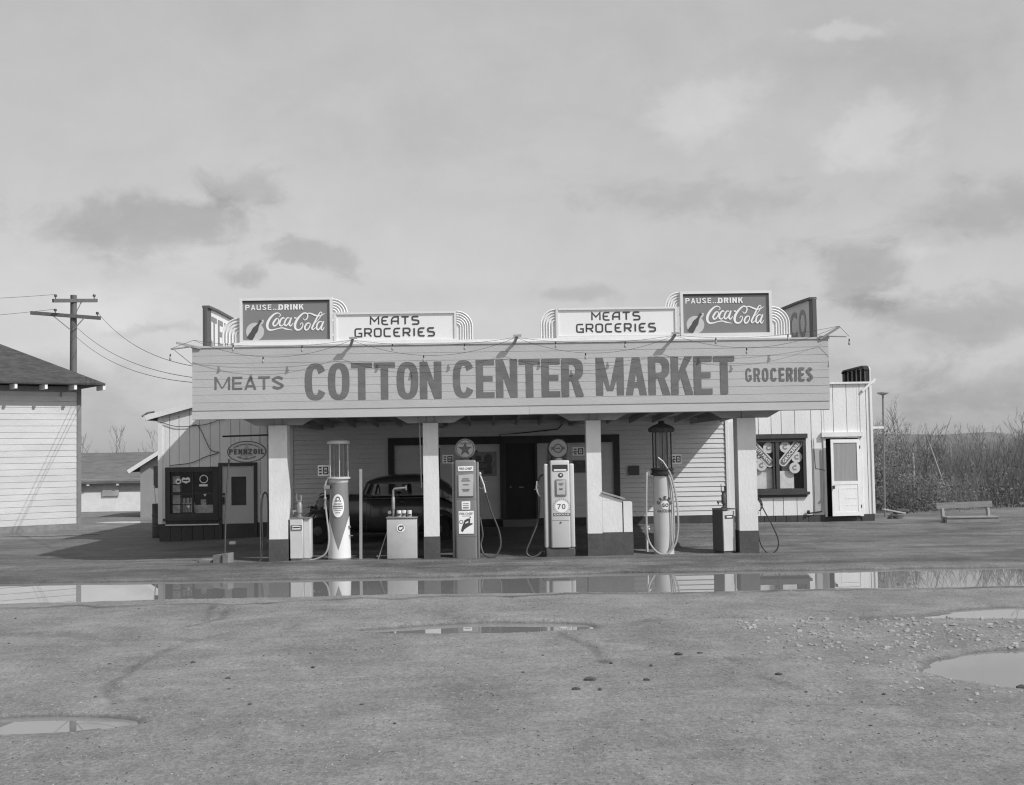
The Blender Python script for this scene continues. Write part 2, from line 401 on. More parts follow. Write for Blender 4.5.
puff = noise(cuv.outputs[0], 1.0, 10, .62, .35); puff2 = noise(cuv.outputs[0], .45, 8, .6, .5)
fac = mth('MULTIPLY_ADD', mth('SUBTRACT', deck, .5), .30, 1.0)
fac = mth('ADD', fac, mth('MULTIPLY', mth('SUBTRACT', nC, .5), .10)); fac = mth('ADD', fac, mth('MULTIPLY', mth('SUBTRACT', puff2, .5), .22))
def sstep(x, a, b):
    m = nd('ShaderNodeMapRange', interpolation_type='SMOOTHSTEP'); m.inputs['From Min'].default_value = a; m.inputs['From Max'].default_value = b; L.new(x, m.inputs['Value']); return m.outputs[0]
for u, v, ru, rv, amp, hard in CLOUDS:
    du = mth('DIVIDE', mth('SUBTRACT', U, u), ru); dv = mth('DIVIDE', mth('SUBTRACT', V, v), rv)
    d = mth('ADD', mth('MULTIPLY', du, du), mth('MULTIPLY', dv, dv))
    g = mth('POWER', 2.718, mth('MULTIPLY', d, -1.0))
    g = mth('MULTIPLY', sstep(mth('ADD', g, mth('MULTIPLY', mth('SUBTRACT', puff, .5), 2.3)), .25, .30+hard*1.3), mth('POWER', g, .35))
    fac = mth('MULTIPLY_ADD', g, amp, fac)
raw = mth('ADD', mth('MULTIPLY', mth('MINIMUM', bw.outputs[0], 14.0), SKY_A), SKY_B)
tot = mth('MULTIPLY', raw, fac)
rgb = nd('ShaderNodeCombineXYZ')
for i in range(3): L.new(tot, rgb.inputs[i])
L.new(rgb.outputs[0], bg.inputs['Color']); bg.inputs['Strength'].default_value = .1
# ------------------------------------------------------------------ ground
def vnoise(x, y, seed):
    xi = np.floor(x).astype(np.int64); yi = np.floor(y).astype(np.int64); fx = x-xi; fy = y-yi
    fx = fx*fx*(3-2*fx); fy = fy*fy*(3-2*fy)
    def h(a, b):
        n = (a*374761393 + b*668265263 + seed*982451653) & 0x7fffffff
        n = ((n ^ (n >> 13))*1274126177) & 0x7fffffff
        return ((n ^ (n >> 16)) & 0xffff)/65535.0
    return (h(xi,yi)*(1-fx)+h(xi+1,yi)*fx)*(1-fy)+(h(xi,yi+1)*(1-fx)+h(xi+1,yi+1)*fx)*fy-.5
def fbm(x, y, s, seed, o=4, g=.5):
    t = 0; a = 1; 
    for i in range(o): t = t+a*vnoise(x/s, y/s, seed+i*17); a *= g; s /= 2.03
    return t
def seg_dist(x, y, pts):
    d = np.full(np.shape(x), 1e9)
    for (ax, ay), (bx, by) in zip(pts[:-1], pts[1:]):
        t = np.clip(((x-ax)*(bx-ax)+(y-ay)*(by-ay))/((bx-ax)**2+(by-ay)**2), 0, 1)
        d = np.minimum(d, np.hypot(x-ax-t*(bx-ax), y-ay-t*(by-ay)))
    return d
TRACKS = [[(-3.4,16.0),(-3.75,15.2),(-3.92,13.8),(-3.88,12.7),(-3.8,12.1),(-3.5,11.5)], [(-3.75,12.3),(-3.3,11.6)], [(-4.3,18.9),(-4.05,17.4),(-3.95,16.9)], [(-3.95,18.6),(-3.8,17.2),(-4.1,16.5)], [(.9,15.2),(1.2,14.0),(1.25,13.0)], [(2.6,13.2),(2.7,12.0),(2.9,11.4)]]
CRACK = [[(-12,19.0),(-7,19.05),(-4,18.95),(-2,19.15),(0,19.1),(2,19.2),(5,19.1),(9,19.25),(13,19.2)]]
def gz(x, y):
    x = np.asarray(x, float); y = np.asarray(y, float)
    wall = np.interp(x, [-16,-9,-5,0,4,10,16], [.16,.15,.26,.40,.40,.37,.40])
    z = np.where(y < 31.6, .17+(wall-.17)*smooth(26.5, 31.4, y), wall)
    z = z + smooth(34,70,y)*(.2)*smooth(6,14,x)
    near = .05+.012*np.sin(x*.35+1.3)
    bank = smooth(22.5, 24.9, y)
    z = np.where(y < 22.5, near, np.where(y < 26.5, near+(.165-near)*bank, z))
    # ruts running along the front of the station
    rough = (fbm(x*.20, y, .9, 3, 4)*.035+fbm(x*.25, y, .35, 63, 3)*.014)*smooth(22.3,23.4,y)*(1-smooth(27,33,y)*.6)
    bumps = fbm(x, y, 1.6, 11, 4)*.016 + fbm(x, y, .35, 23, 3)*.007
    far = smooth(60, 200, np.hypot(x, y))
    z = z + (rough+bumps)*(1-far)
    # a shallow wheel rut crossing the yard
    z = z - .044*np.exp(-((y-16.15-.22*np.sin(x*.5)-fbm(x, y, 1.5, 33, 3)*.5)/.26)**2)*(.6+fbm(x, y*0, 1.1, 35, 3)*1.2)
    # the long puddle and the small ones
    wob = fbm(x*.35, y, 1.2, 41, 4)*.45+fbm(x*.7, y, .4, 71, 4)*.25
    yc = 21.22+.0*x - .02*(x-2); half = 1.62+.10*np.sin(x*.5)
    r = np.abs(y-yc)/half+wob*.16+fbm(x*.6, y, .5, 57, 4)*.10
    z = z - .16*(1-smooth(.80, 1.10, r))*smooth(-16.5,-15,x)*(1-smooth(12.5,14.5,x))
    def dip(cx, cy, rx, ry, a, k=.3, tilt=0.0):
        rr = np.hypot((x-cx)/rx, (y-cy-tilt*(x-cx))/ry)+wob*k
        return a*(1-smooth(.72, 1.12, rr))
    z = z - dip(.1, 16.0, 1.5, .62, .15, .55)
    z = z - dip(6.6, 12.35, 2.05, 1.30, .13, .55)
    z = z - dip(7.6, 16.5, 1.75, .72, .10, .6)
    z = z - dip(-4.25, 10.72, 1.15, .36, .115, .8)
    for t in TRACKS:
        z = z - .012*(1-smooth(.03,.11,seg_dist(x, y, t)))
    return z
xs = np.concatenate([-np.geomspace(3000, 16, 34), np.linspace(-15.5, -9, 80)[:-1], np.linspace(-9, 9.5, 400)[:-1], np.linspace(9.5, 17, 90), np.geomspace(17.4, 3000, 34)])
ys = np.concatenate([-np.geomspace(600, 1, 14), np.linspace(0, 7.6, 24)[:-1], np.linspace(7.6, 27, 500)[:-1], np.linspace(27, 38, 140), np.geomspace(38.3, 4000, 50)])
GX, GY = np.meshgrid(xs, ys); GZ = gz(GX, GY)
nx, ny = len(xs), len(ys)
idx = np.arange(nx*ny).reshape(ny, nx)
fc = np.stack([idx[:-1,:-1], idx[:-1,1:], idx[1:,1:], idx[1:,:-1]], -1).reshape(-1,4)
me = bpy.data.meshes.new('ground'); me.vertices.add(nx*ny); me.vertices.foreach_set('co', np.stack([GX,GY,GZ],-1).reshape(-1).astype(np.float32))
me.loops.add(len(fc)*4); me.loops.foreach_set('vertex_index', fc.reshape(-1).astype(np.int32))
me.polygons.add(len(fc)); me.polygons.foreach_set('loop_start', np.arange(0,len(fc)*4,4,dtype=np.int32)); me.polygons.foreach_set('use_smooth', np.ones(len(fc),bool)); me.update(calc_edges=True)
at_ = me.attributes.new('track', 'FLOAT', 'POINT')
tr = np.zeros(GX.shape)
for t in TRACKS: tr = np.maximum(tr, (1-smooth(.02,.10,seg_dist(GX+fbm(GX,GY,.3,77,3)*.05, GY, t)))*(.55+fbm(GX,GY,.5,5,3)))
for t in CRACK: tr = np.maximum(tr, (1-smooth(.05,.15,seg_dist(GX, GY+fbm(GX,GY*0,.5,78,4)*.25, t)))*(.85+fbm(GX,GY,.7,6,3)))
at_.data.foreach_set('value', tr.reshape(-1).astype(np.float32))
ground = bpy.data.objects.new('ground', me); COL.objects.link(ground); tag(ground, 'damp packed dirt yard with shallow puddles in front of the station', 'ground', kind='structure')
gmx = bpy.data.materials.new('packed_dirt'); gmx.use_nodes = True; nt = gmx.node_tree; N = nt.nodes; L = nt.links; b = N['Principled BSDF']
tc = nd('ShaderNodeTexCoord'); P_ = tc.outputs['Object']
def mapv(s):
    m = nd('ShaderNodeMapping'); m.inputs['Scale'].default_value = s; L.new(P_, m.inputs['Vector']); return m.outputs[0]
def mrange(x, a, b_, c, d):
    m = nd('ShaderNodeMapRange'); m.inputs['From Min'].default_value = a; m.inputs['From Max'].default_value = b_; m.inputs['To Min'].default_value = c; m.inputs['To Max'].default_value = d
    L.new(x, m.inputs['Value']); return m.outputs[0]
n_big = noise(mapv((.45,.9,1)), .8, 6, .6); n_mid = noise(mapv((.5,1,1)), 3.1, 8, .7); n_fine = noise(P_, 26, 6, .75); n_gr = noise(P_, 95, 3, .8); n_patch = noise(mapv((.8,.5,1)), 1.0, 9, .72, .6); n_grit = noise(mapv((1,.3,1)), 30, 5, .75)
n_mud = noise(mapv((.16,.75,1)), 1.5, 8, .72, .5); n_str = noise(mapv((.12,1.6,1)), 1.8, 7, .7, .4)
sp = nd('ShaderNodeSeparateXYZ'); L.new(P_, sp.inputs[0])
base = mth('MULTIPLY', mrange(n_big, .3, .7, .92, 1.07), mrange(n_mid, .28, .72, .82, 1.16))
base = mth('MULTIPLY', base, mrange(n_fine, .28, .72, .58, 1.40)); base = mth('MULTIPLY', base, mrange(n_gr, .3, .7, .62, 1.36))
base = mth('MULTIPLY', base, mrange(n_str, .3, .7, .95, 1.04)); base = mth('MULTIPLY', base, mth('MULTIPLY', mrange(n_patch, .36, .62, .74, 1.08), mrange(n_grit, .34, .66, .83, 1.15)))
# pale pebbles and dark clods
vo = nd('ShaderNodeTexVoronoi'); vo.inputs['Scale'].default_value = 17; L.new(mapv((1,1,1)), vo.inputs['Vector'])
peb = mth('MULTIPLY', mth('LESS_THAN', vo.outputs['Distance'], .17), mth('GREATER_THAN', noise(P_, 5.5, 2, .5), .56))
base = mth('MULTIPLY_ADD', peb, .30, base)
vo2 = nd('ShaderNodeTexVoronoi'); vo2.inputs['Scale'].default_value = 7; L.new(mapv((.7,1.3,1)), vo2.inputs['Vector'])
clo = mth('MULTIPLY', mth('LESS_THAN', vo2.outputs['Distance'], .13), mth('GREATER_THAN', noise(P_, 2.3, 2, .5), .57))
base = mth('MULTIPLY_ADD', clo, -.35, base)
# muddy churned streaks in front of the pumps, wet rims by the puddles
mudz = mth('MULTIPLY', mrange(sp.outputs[1], 22.3, 23.2, 0, 1), mrange(sp.outputs[1], 30.5, 38, 1, .45))
mudz.node.use_clamp = True
mud = mth('MULTIPLY', mudz, mrange(mth('ADD', mth('MULTIPLY', n_mud, .75), mth('MULTIPLY', n_str, .25)), .42, .58, 0, 1))
base = mth('MULTIPLY', base, mth('MULTIPLY_ADD', mudz, -.20, 1.0)); base = mth('MULTIPLY', base, mth('MULTIPLY_ADD', mud, -.52, 1.0))
zw = mth('ADD', sp.outputs[2], mth('MULTIPLY', mth('SUBTRACT', n_mid, .5), .02))
wet = mrange(zw, .003, .034, 1, 0)
att = nd('ShaderNodeAttribute', attribute_name='track')
dk = mth('MULTIPLY', mth('MULTIPLY_ADD', wet, -.42, 1.0), mth('MULTIPLY_ADD', att.outputs['Fac'], -.42, 1.0))
alb = mth('MULTIPLY', mth('MULTIPLY', base, dk), GROUND_A)
rg = nd('ShaderNodeCombineXYZ')
for i in range(3): L.new(alb, rg.inputs[i])
L.new(rg.outputs[0], b.inputs['Base Color'])
ro = mth('SUBTRACT', .90, mth('MULTIPLY', mth('MAXIMUM', wet, mth('MULTIPLY', mud, .5)), .62)); L.new(ro, b.inputs['Roughness']); b.inputs['Specular IOR Level'].default_value = .35
hh = mth('ADD', mth('MULTIPLY', n_fine, .6), mth('MULTIPLY', n_gr, .35)); hh = mth('ADD', hh, mth('MULTIPLY', n_mid, .9)); hh = mth('ADD', hh, mth('MULTIPLY', peb, .35))
bp = nd('ShaderNodeBump'); bp.inputs['Strength'].default_value = .75; bp.inputs['Distance'].default_value = .03; L.new(hh, bp.inputs['Height']); L.new(bp.outputs[0], b.inputs['Normal'])
me.materials.append(gmx)
# water: one still sheet in each dip
wm = bpy.data.materials.new('puddle_water'); wm.use_nodes = True; b = wm.node_tree.nodes['Principled BSDF']
b.inputs['Base Color'].default_value = (.20,.20,.20,1); b.inputs['Roughness'].default_value = 0.0; b.inputs['IOR'].default_value = 1.6; b.inputs['Specular IOR Level'].default_value = .85
for (x0,x1,y0,y1,lab) in [(-17,14.6,18.6,23.6,'long mirror-like puddle lying across the front of the station'), (-1.9,2.1,15.3,16.6,'thin dark puddle in the middle of the yard'),
                     (3.9,9.2,10.7,14.3,'pale wedge puddle at the near right edge of the yard'), (5.3,9.8,15.5,17.6,'shallow puddle at the right behind the pale wedge puddle'), (-5.9,-2.4,10.2,11.3,'shallow puddle in the near left corner')]:
    mb = MB(); mb.add([(x0,y0,0),(x1,y0,0),(x1,y1,0),(x0,y1,0)], [(0,1,2,3)])
    o = mb.build('puddle', wm); tag(o, lab, 'puddle', kind='structure')
for cx, cy, rx, ry, lab in [(-11.6,41.5,1.9,.55,'narrow bright puddle lying in the yard behind the white house corner'),(-10.9,46.5,2.2,.7,'far bright puddle in front of the barn and shed'),(-12.6,35.2,1.3,.35,'small puddle nearest the foot of the white house')]:
    q = [(cx+rx*math.cos(a)*(1+.22*math.sin(3*a+cx)), cy+ry*math.sin(a)*(1+.25*math.sin(5*a+cy))) for a in np.linspace(0,2*PI,40)[:-1]]
    zz = max(float(gz(a,b_)) for a,b_ in q)+.004
    mb = MB(); mb.add([(a,b_,zz) for a,b_ in q], [tuple(range(39))]); o = mb.build('puddle', wm); tag(o, lab, 'puddle', kind='structure')
# far low hills
mb = MB(); hx = np.linspace(-2600, 2600, 160)
top = [(float(x), 1500.0, float(4+6*smooth(-200,900,x)+18*fbm(x,0*x+3,500,91,5)*smooth(-200,700,x)+7*fbm(x,0*x+3,90,95,5))) for x in hx]
vs = [(p[0], 1400, -2) for p in top]+top+[(p[0], 2100, p[2]*.6) for p in top]; n = len(top)
mb.add(vs, [(i,i+1,n+i+1,n+i) for i in range(n-1)]+[(n+i,n+i+1,2*n+i+1,2*n+i) for i in range(n-1)], True)
o = mb.build('hills', gm('hill_scrub', .15, .95, .3, .02)); tag(o, 'low grey hills on the horizon', 'hills', kind='structure')
# ------------------------------------------------------------------ the market building with its canopy
B = thing('market_building', (.8, 31.6, .15), 'long white board roadside market with a deep flat canopy on four square pillars', 'building')
WY = 31.6
def part(mb, name, mat, label=None, parent=None): return mb.build(name, mat, parent or B, label)
# openings (x0, x1, z0, z1)
WIN_L = (-8.37, -7.0, .66, 2.09); DOOR_L = (-6.98, -5.99, .10, 2.18)
STORE = (-2.56, 3.52, .60, 2.76); WIN_R = (6.75, 8.46, 1.05, 2.68); DOOR_R = (8.97, 9.86, .50, 2.56)
def topL(x): return 3.50+(x+8.5)*.262
# left wing: vertical boards and thin battens
w = MB()
jl = []; x = -8.26; k = 0
while x < -5.2: jl.append(x); x += (.29 if k % 2 else .25)+random.uniform(-.015,.015); k += 1
for a, b, c, d in splitrects(-8.5, -5.1, .62, 3.46, [WIN_L, DOOR_L]+[(q-.008,q+.008,.6,3.5) for q in jl]): w.box(a, b, WY+random.uniform(-.003,.003), WY+.03, c, d)
xx = [-8.5]+jl+[-5.1]
for a, b in zip(xx[:-1], xx[1:]): w.prism([(a+.008,3.461),(b-.008,3.461),(b-.008,topL(b)),(a+.008,topL(a))], WY, WY+.03)
for a, b, c, d in splitrects(-8.5, -5.1, .62, 3.46, [WIN_L, DOOR_L]): w.box(a, b, WY+.034, WY+.12, c, d)
w.prism([(-8.5,3.462),(-5.1,3.462),(-5.1,topL(-5.1)),(-8.5,topL(-8.5))], WY+.034, WY+.12)
w.box(-8.56, -8.44, WY-.026, WY+.05, .62, topL(-8.5)-.02)
part(w, 'wall', W_WHITE, 'left end wall of upright boards')
# side wall and back, and the right wing
w = MB(); w.box(-8.5, -8.38, WY+.122, 40, .05, 3.46); w.box(-8.5, 10.24, 39.9, 40.02, .05, 3.9)
part(w, 'wall', W_WHITE)
w = MB()
jr = [6.95, 7.22, 7.56, 7.83, 8.19, 8.62, 8.90, 9.22, 9.58, 9.93, 10.10]
for a, b, c, d in splitrects(6.42, 10.24, .55, 4.0, [WIN_R, DOOR_R]+[(q-.009,q+.009,.5,4.1) for q in jr]): w.box(a, b, WY+random.uniform(-.003,.003), WY+.03, c, d)
for a, b, c, d in splitrects(6.42, 10.24, .55, 4.0, [WIN_R, DOOR_R]): w.box(a, b, WY+.034, WY+.12, c, d)
w.box(6.36, 6.80, WY-.03, WY-.002, .56, 3.05); w.box(10.2, 10.262, WY-.03, WY+.10, .56, 3.98)
w.box(10.12, 10.24, WY+.122, 40, .05, 3.9)
part(w, 'wall', W_WHITE, 'sunlit right end wall of upright boards')
mb = MB(); mb.box(6.3, 10.33, WY-.06, WY+.16, 4.0, 4.05); mb.obox((10.0,WY-.04,3.80),(10.36,WY-.04,4.12),.05,.06); part(mb, 'parapet_cap', W_WHITE)
# middle wall: lapped boards
w = MB()
for a, b, c, d in splitrects(-5.1, 6.42, .60, 3.30, [STORE]): clap(w, a, b, c, d, WY, .126, .02, .6, .002); w.box(a, b, WY+.012, WY+.12, c, d)
part(w, 'wall', W_CLAP, 'middle wall of lapped boards under the canopy')
w = MB(); w.box(-5.14, -5.04, WY-.035, WY-.022, .6, 3.28); w.box(6.33, 6.40, WY-.045, WY-.031, .6, 3.1); islands(w, 'corner_board', W_WHITE, B)
# dark skirting that follows the ground
w = MB()
for i in range(12):
    x0 = -8.53+i*.285
    if x0+.28 < -6.99 or x0 > -5.98: w.box(x0+.006, x0+.279, WY-.024, WY+.08, .02, .62)
w.box(-7.10,-6.995,WY-.024,WY+.08,.02,.62); w.box(-5.975,-5.83,WY-.02,WY+.08,.02,.62); w.box(8.75,8.925,WY-.018,WY+.08,.2,.548); w.box(9.905,10.24,WY-.018,WY+.08,.2,.548)
w.box(-5.1, 6.42, WY-.03, WY+.08, .2, .598)
for i in range(13):
    x0 = 6.43+i*.293
    if x0 < 8.6: w.box(x0+.006, x0+.287, WY-.02, WY+.08, .2, .548)
w.box(8.93, 9.9, WY+.005, WY+.08, .2, .498)
part(w, 'skirting', DARK)
# roofs
w = MB()
y0, y1 = WY-.10, 40.3
for (xa, za, xb, zb) in [(-8.86, 3.44, -5.9, 3.44+2.96*.262)]:
    w.add([(xa,y0,za),(xb,y0,zb),(xb,y1,zb),(xa,y1,za),(xa,y0,za-.09),(xb,y0,zb-.09),(xb,y1,zb-.09),(xa,y1,za-.09)], [(0,1,2,3),(7,6,5,4),(0,4,5,1),(1,5,6,2),(2,6,7,3),(3,7,4,0)])
w.box(-5.9, 10.1, WY+.13, 40, 3.90, 3.98)
rf = part(w, 'roof', ROOF)
w = MB(); w.obox((-8.86,y0-.02,3.385),(-5.9,y0-.02,3.385+2.96*.262),.03,.13,(0,0,1)); w.box(-8.90,-8.865,y0-.03,y1,3.33,3.45); w.box(10.25,10.60,WY+.12,39.5,2.80,2.86); w.obox((10.26,WY+.3,2.62),(10.5,WY+.3,2.80),.05,.05)
islands(w, 'eave_board', W_WHITE, rf)
# roof edge, gutter lip
w = MB(); w.tube([(-8.95,y0,3.43),(-8.80,y0-.02,3.52),(-8.62,y0-.02,3.55)], .028, 6); part(w, 'gutter', GALV)
# ---- windows
def window(x0, x1, z0, z1, fw, trim, mull, name='window'):
    f = MB(); y = WY-.045
    f.box(x0, x0+fw, y, WY+.06, z0, z1); f.box(x1-fw, x1, y, WY+.06, z0, z1)
    f.box(x0+fw, x1-fw, y, WY+.06, z1-fw, z1); f.box(x0+fw, x1-fw, y, WY+.06, z0, z0+fw)
    o = part(f, name, trim)
    m_ = MB()
    for kind, c in mull:
        if kind == 'v': m_.box(c-.022, c+.022, WY-.02, WY+.05, z0+fw, z1-fw)
        elif kind == 'vw': m_.box(c-.045, c+.045, WY-.03, WY+.05, z0+fw, z1-fw)
        else: m_.box(x0+fw, x1-fw, WY-.014, WY+.046, c-.016, c+.016)
    part(m_, 'mullion', trim, None, o)
    g = MB(); g.add([(x0+fw,WY+.02,z0+fw),(x1-fw,WY+.02,z0+fw),(x1-fw,WY+.02,z1-fw),(x0+fw,WY+.02,z1-fw)], [(0,1,2,3)])
    part(g, 'pane', GLASS, None, o)
    i_ = MB(); a, b, c, d = x0+fw*.4, x1-fw*.4, z0+fw*.4, z1-fw*.4
    i_.add([(a,WY+.07,c),(b,WY+.07,c),(b,WY+.07,d),(a,WY+.07,d),(a,WY+1.1,c),(b,WY+1.1,c),(b,WY+1.1,d),(a,WY+1.1,d)], [(4,5,6,7),(0,4,7,3),(1,2,6,5),(3,7,6,2),(0,1,5,4)])
    part(i_, 'interior', INT, None, o)
    return o
wl = window(-8.37, -7.0, .76, 2.09, .125, DARK, [('v', -7.66), ('h', 1.40)])
s_ = MB(); s_.box(-8.42, -6.96, WY-.10, WY+.02, .70, .758); s_.box(-8.36, -7.01, WY-.05, WY+.02, .60, .698); part(s_, 'sill', DARK, None, wl)
s_ = MB(); s_.box(-8.36, -6.98, WY-.06, WY-.03, .575, .605); part(s_, 'sill_strip', W_WHITE, None, wl)
d_ = MB()
for zz0, zz1 in ((.90,1.10),(1.13,1.36),(1.44,1.62),(1.65,1.86)): d_.box(-8.21,-8.02,WY+.10,WY+.3,zz0,zz1)
d_.box(-7.62,-7.16,WY+.10,WY+.35,.885,1.09)
for i in range(5): d_.lathe([(.035,0),(.035,.17),(.015,.21),(.015,.25)], (-7.97+i*.07,WY+.3,.9), 10)
d_.box(-8.0,-7.7,WY+.2,WY+.4,1.12,1.15); 
for i in range(3): d_.box(-7.98+i*.1,-7.91+i*.1,WY+.22,WY+.3,1.15,1.28)
d_.box(-7.5,-7.36,WY+.18,WY+.3,1.09,1.24)
part(d_, 'shelf_goods', GOODS, None, wl)
st = MB(); y = WY+.012
st.flat(ell(-8.04,1.72,.075,.075,20), y); st.flat([(-7.95,1.80),(-7.90,1.83),(-7.85,1.80),(-7.80,1.83),(-7.74,1.80),(-7.73,1.71),(-7.84,1.66),(-7.95,1.71)], y)
st.stroke(ell(-7.38,1.77,.10,.10,24), .022, y, 0, True); st.box(-7.50,-7.28,y-.002,y,1.58,1.635); st.flat([(-7.40,1.38),(-7.30,1.38),(-7.35,1.31)], y); st.flat([(-7.83,1.09),(-7.73,1.09),(-7.78,1.01)], y)
islands(st, 'sticker', PAPER, wl)
st = MB(); st.flat([(-8.075,1.74),(-8.005,1.74),(-8.005,1.69),(-8.075,1.69)], WY+.009); st.stroke([(-7.92,1.745),(-7.77,1.745)], .03, WY+.009); st.stroke([(-7.47,1.77),(-7.29,1.77)], .02, WY+.006); islands(st, 'sticker_print', INT, wl)
wr = window(6.75, 8.46, 1.17, 2.58, .085, DARK, [('vw', 7.70), ('v', 7.60)])
s_ = MB(); s_.box(6.70, 8.52, WY-.10, WY+.02, 1.10, 1.168); s_.box(6.72, 8.44, WY-.05, WY+.02, 1.03, 1.098); part(s_, 'sill', DARK, None, wr); s_ = MB(); s_.box(6.68, 8.50, WY-.08, WY+.02, 2.582, 2.70); part(s_, 'window_hood', DARK, None, wr)
d_ = MB(); d_.box(6.84,7.58,WY+.09,WY+.4,1.26,1.80); d_.box(7.78,8.15,WY+.09,WY+.4,1.26,1.72); d_.box(7.0,7.5,WY+.3,WY+.5,1.62,1.98); d_.box(7.9,8.1,WY+.3,WY+.5,1.6,2.1); part(d_, 'shelf_goods', gm('paper_parcels',.75,.7,.2,4), None, wr)
# painted window bills: discs with a fruit, and two slanted banners
dn = MB(); df = MB(); bn = MB(); bl_ = MB(); y = WY+.014
for i, (cx, cz) in enumerate([(7.48,2.34),(7.22,2.12),(7.28,1.88),(7.02,2.34),(7.92,2.35),(8.22,2.08),(8.16,1.80)]):
    dn.flat(ell(cx,cz,.145,.145,26), y-.0005*i)
    df.stroke(arc(cx,cz,.05,40,330,14), .035, y-.006); df.stroke([(cx+.01,cz+.05),(cx+.04,cz+.085)], .02, y-.0066)
def capsule(p, q, wdt):
    p = Vector(p); q = Vector(q); a = math.degrees(math.atan2(q.y-p.y, q.x-p.x))
    return arc(q.x,q.y,wdt/2,a-90,a+90,10)+arc(p.x,p.y,wdt/2,a+90,a+270,10)
for (p, q, t) in [((7.02,2.48),(7.50,1.94),'QUALITY MEATS'), ((7.86,1.96),(8.28,2.46),'GROCERIES')]:
    dn.flat(capsule(p, q, .23), y-.006); bn.flat(capsule(p, q, .155), y-.009)
    p = Vector(p); q = Vector(q); d = (q-p); l = d.length; d.normalize(); nn = Vector((-d.y, d.x))
    text_fit(bl_, t, .0, l, -.045, .045, lambda u, v: (p.x+d.x*u+nn.x*v, y-.012, p.y+d.y*u+nn.y*v), .012)
islands(dn, 'sticker', gm('window_bill_paper',.55,.6,.06,4), wr); islands(df, 'sticker_print', gm('bill_ink',.22,.6), wr); islands(bn, 'banner', gm('bill_banner',.14,.6), wr); part(bl_, 'lettering', PAPER, None, wr)
# ---- left door
f = MB(); f.box(-6.99,-6.90,WY-.05,WY+.06,.08,2.185); f.box(-6.07,-5.985,WY-.05,WY+.06,.08,2.185); f.box(-6.90,-6.07,WY-.05,WY+.06,2.10,2.185); fr = part(f, 'door_frame', DARK)
dp = MB()
for a, b, c, d in splitrects(-6.895,-6.075,.60,2.095,[(-6.66,-6.27,1.07,1.82)]): dp.box(a,b,WY-.01,WY+.03,c,d)
for i in range(11): dp.box(-6.87+i*.072,-6.863+i*.072,WY-.013,WY-.009,.62,1.02)
dd = part(dp, 'door', DOORP, 'grey glazed door')
dk = MB(); dk.box(-6.895,-6.075,WY-.008,WY+.03,.08,.598); part(dk, 'kick_board', DARK, None, dd)
g = MB(); g.add([(-6.66,WY+.012,1.07),(-6.27,WY+.012,1.07),(-6.27,WY+.012,1.82),(-6.66,WY+.012,1.82)], [(0,1,2,3)]); part(g, 'pane', GLASS, None, dd)
g = MB(); g.box(-6.75,-6.2,WY+.3,WY+.34,1.0,1.9); part(g, 'interior', INT, None, dd)
h = MB(); h.box(-6.885,-6.835,WY-.03,WY-.011,1.10,1.30); h.lathe([(.03,-.05),(.035,-.02),(.02,0)],(-6.86,WY-.03,1.22),12,'y'); h.box(-6.88,-6.83,WY-.03,WY-.011,1.34,1.40); part(h, 'handle', BLACKM, None, dd)
# ---- right doorway, its screen door hanging a little open
f = MB(); f.box(8.93,8.99,WY-.03,WY+.1,.50,2.56); f.box(9.86,9.95,WY-.03,WY+.1,.50,2.56); f.box(8.99,9.86,WY-.03,WY+.1,2.56,2.60); f.box(8.88,9.98,WY-.09,WY+.0,2.602,2.72); fr2 = part(f, 'door_frame', W_WHITE)
g = MB(); g.box(8.99,9.86,WY+.5,WY+.54,.5,2.56); g.box(8.99,9.86,WY+.13,WY+.5,.44,.48); part(g, 'interior', INT, None, fr2)
g = MB(); g.box(8.66,8.87,WY-.028,WY-.002,.62,2.30); part(g, 'notice_board', gm('pale_grey_board',.40,.7,.06,3))
ang = R(-9)
def hinge(u, dpt, z):  # u metres from the hinge along the leaf, dpt outwards
    return (9.86-u*math.cos(ang), WY-.05+u*math.sin(ang)*1.0-dpt, z)
def leafbox(mb, u0, u1, d0, d1, z0, z1):
    c = [hinge(u,d,z) for z in (z0,z1) for u,d in ((u0,d0),(u1,d0),(u1,d1),(u0,d1))]
    mb.add(c, [(3,2,1,0),(4,5,6,7),(0,1,5,4),(1,2,6,5),(2,3,7,6),(3,0,4,7)])
m_ = MB(); lw = .80
leafbox(m_,0,.07,0,.035,.52,2.53); leafbox(m_,lw-.07,lw,0,.035,.52,2.53); leafbox(m_,.07,lw-.07,0,.035,2.44,2.53); leafbox(m_,.07,lw-.07,0,.035,1.34,1.43); leafbox(m_,.07,lw-.07,0,.035,.52,.62); leafbox(m_,.07,lw-.07,.006,.026,.62,1.34)
for z in (.80,.97): leafbox(m_,.10,.42,.026,.032,z,z+.012)
leafbox(m_,lw-.20,lw-.19,.026,.032,.66,1.24); leafbox(m_,.10,lw-.19,.026,.032,1.23,1.242)
sd = part(m_, 'door', W_WHITE, 'white half-glazed door standing ajar')
m_ = MB(); leafbox(m_,.07,lw-.07,.014,.018,1.43,2.44); part(m_, 'screen', gm('door_screen',.27,.6,.18,2.5,0,40,(5,1,.35)), None, sd)
h = MB(); leafbox(h,lw-.085,lw-.02,.035,.06,1.29,1.32); h.lathe([(.028,-.05),(.03,-.02),(.015,0)], hinge(lw-.04,.05,1.26), 10, 'y'); part(h, 'handle', BLACKM, None, sd)
h = MB(); h.box(9.875,9.90,WY-.045,WY-.03,2.28,2.36); h.box(9.875,9.90,WY-.045,WY-.03,.72,.80); islands(h, 'hinge', BLACKM, fr2)
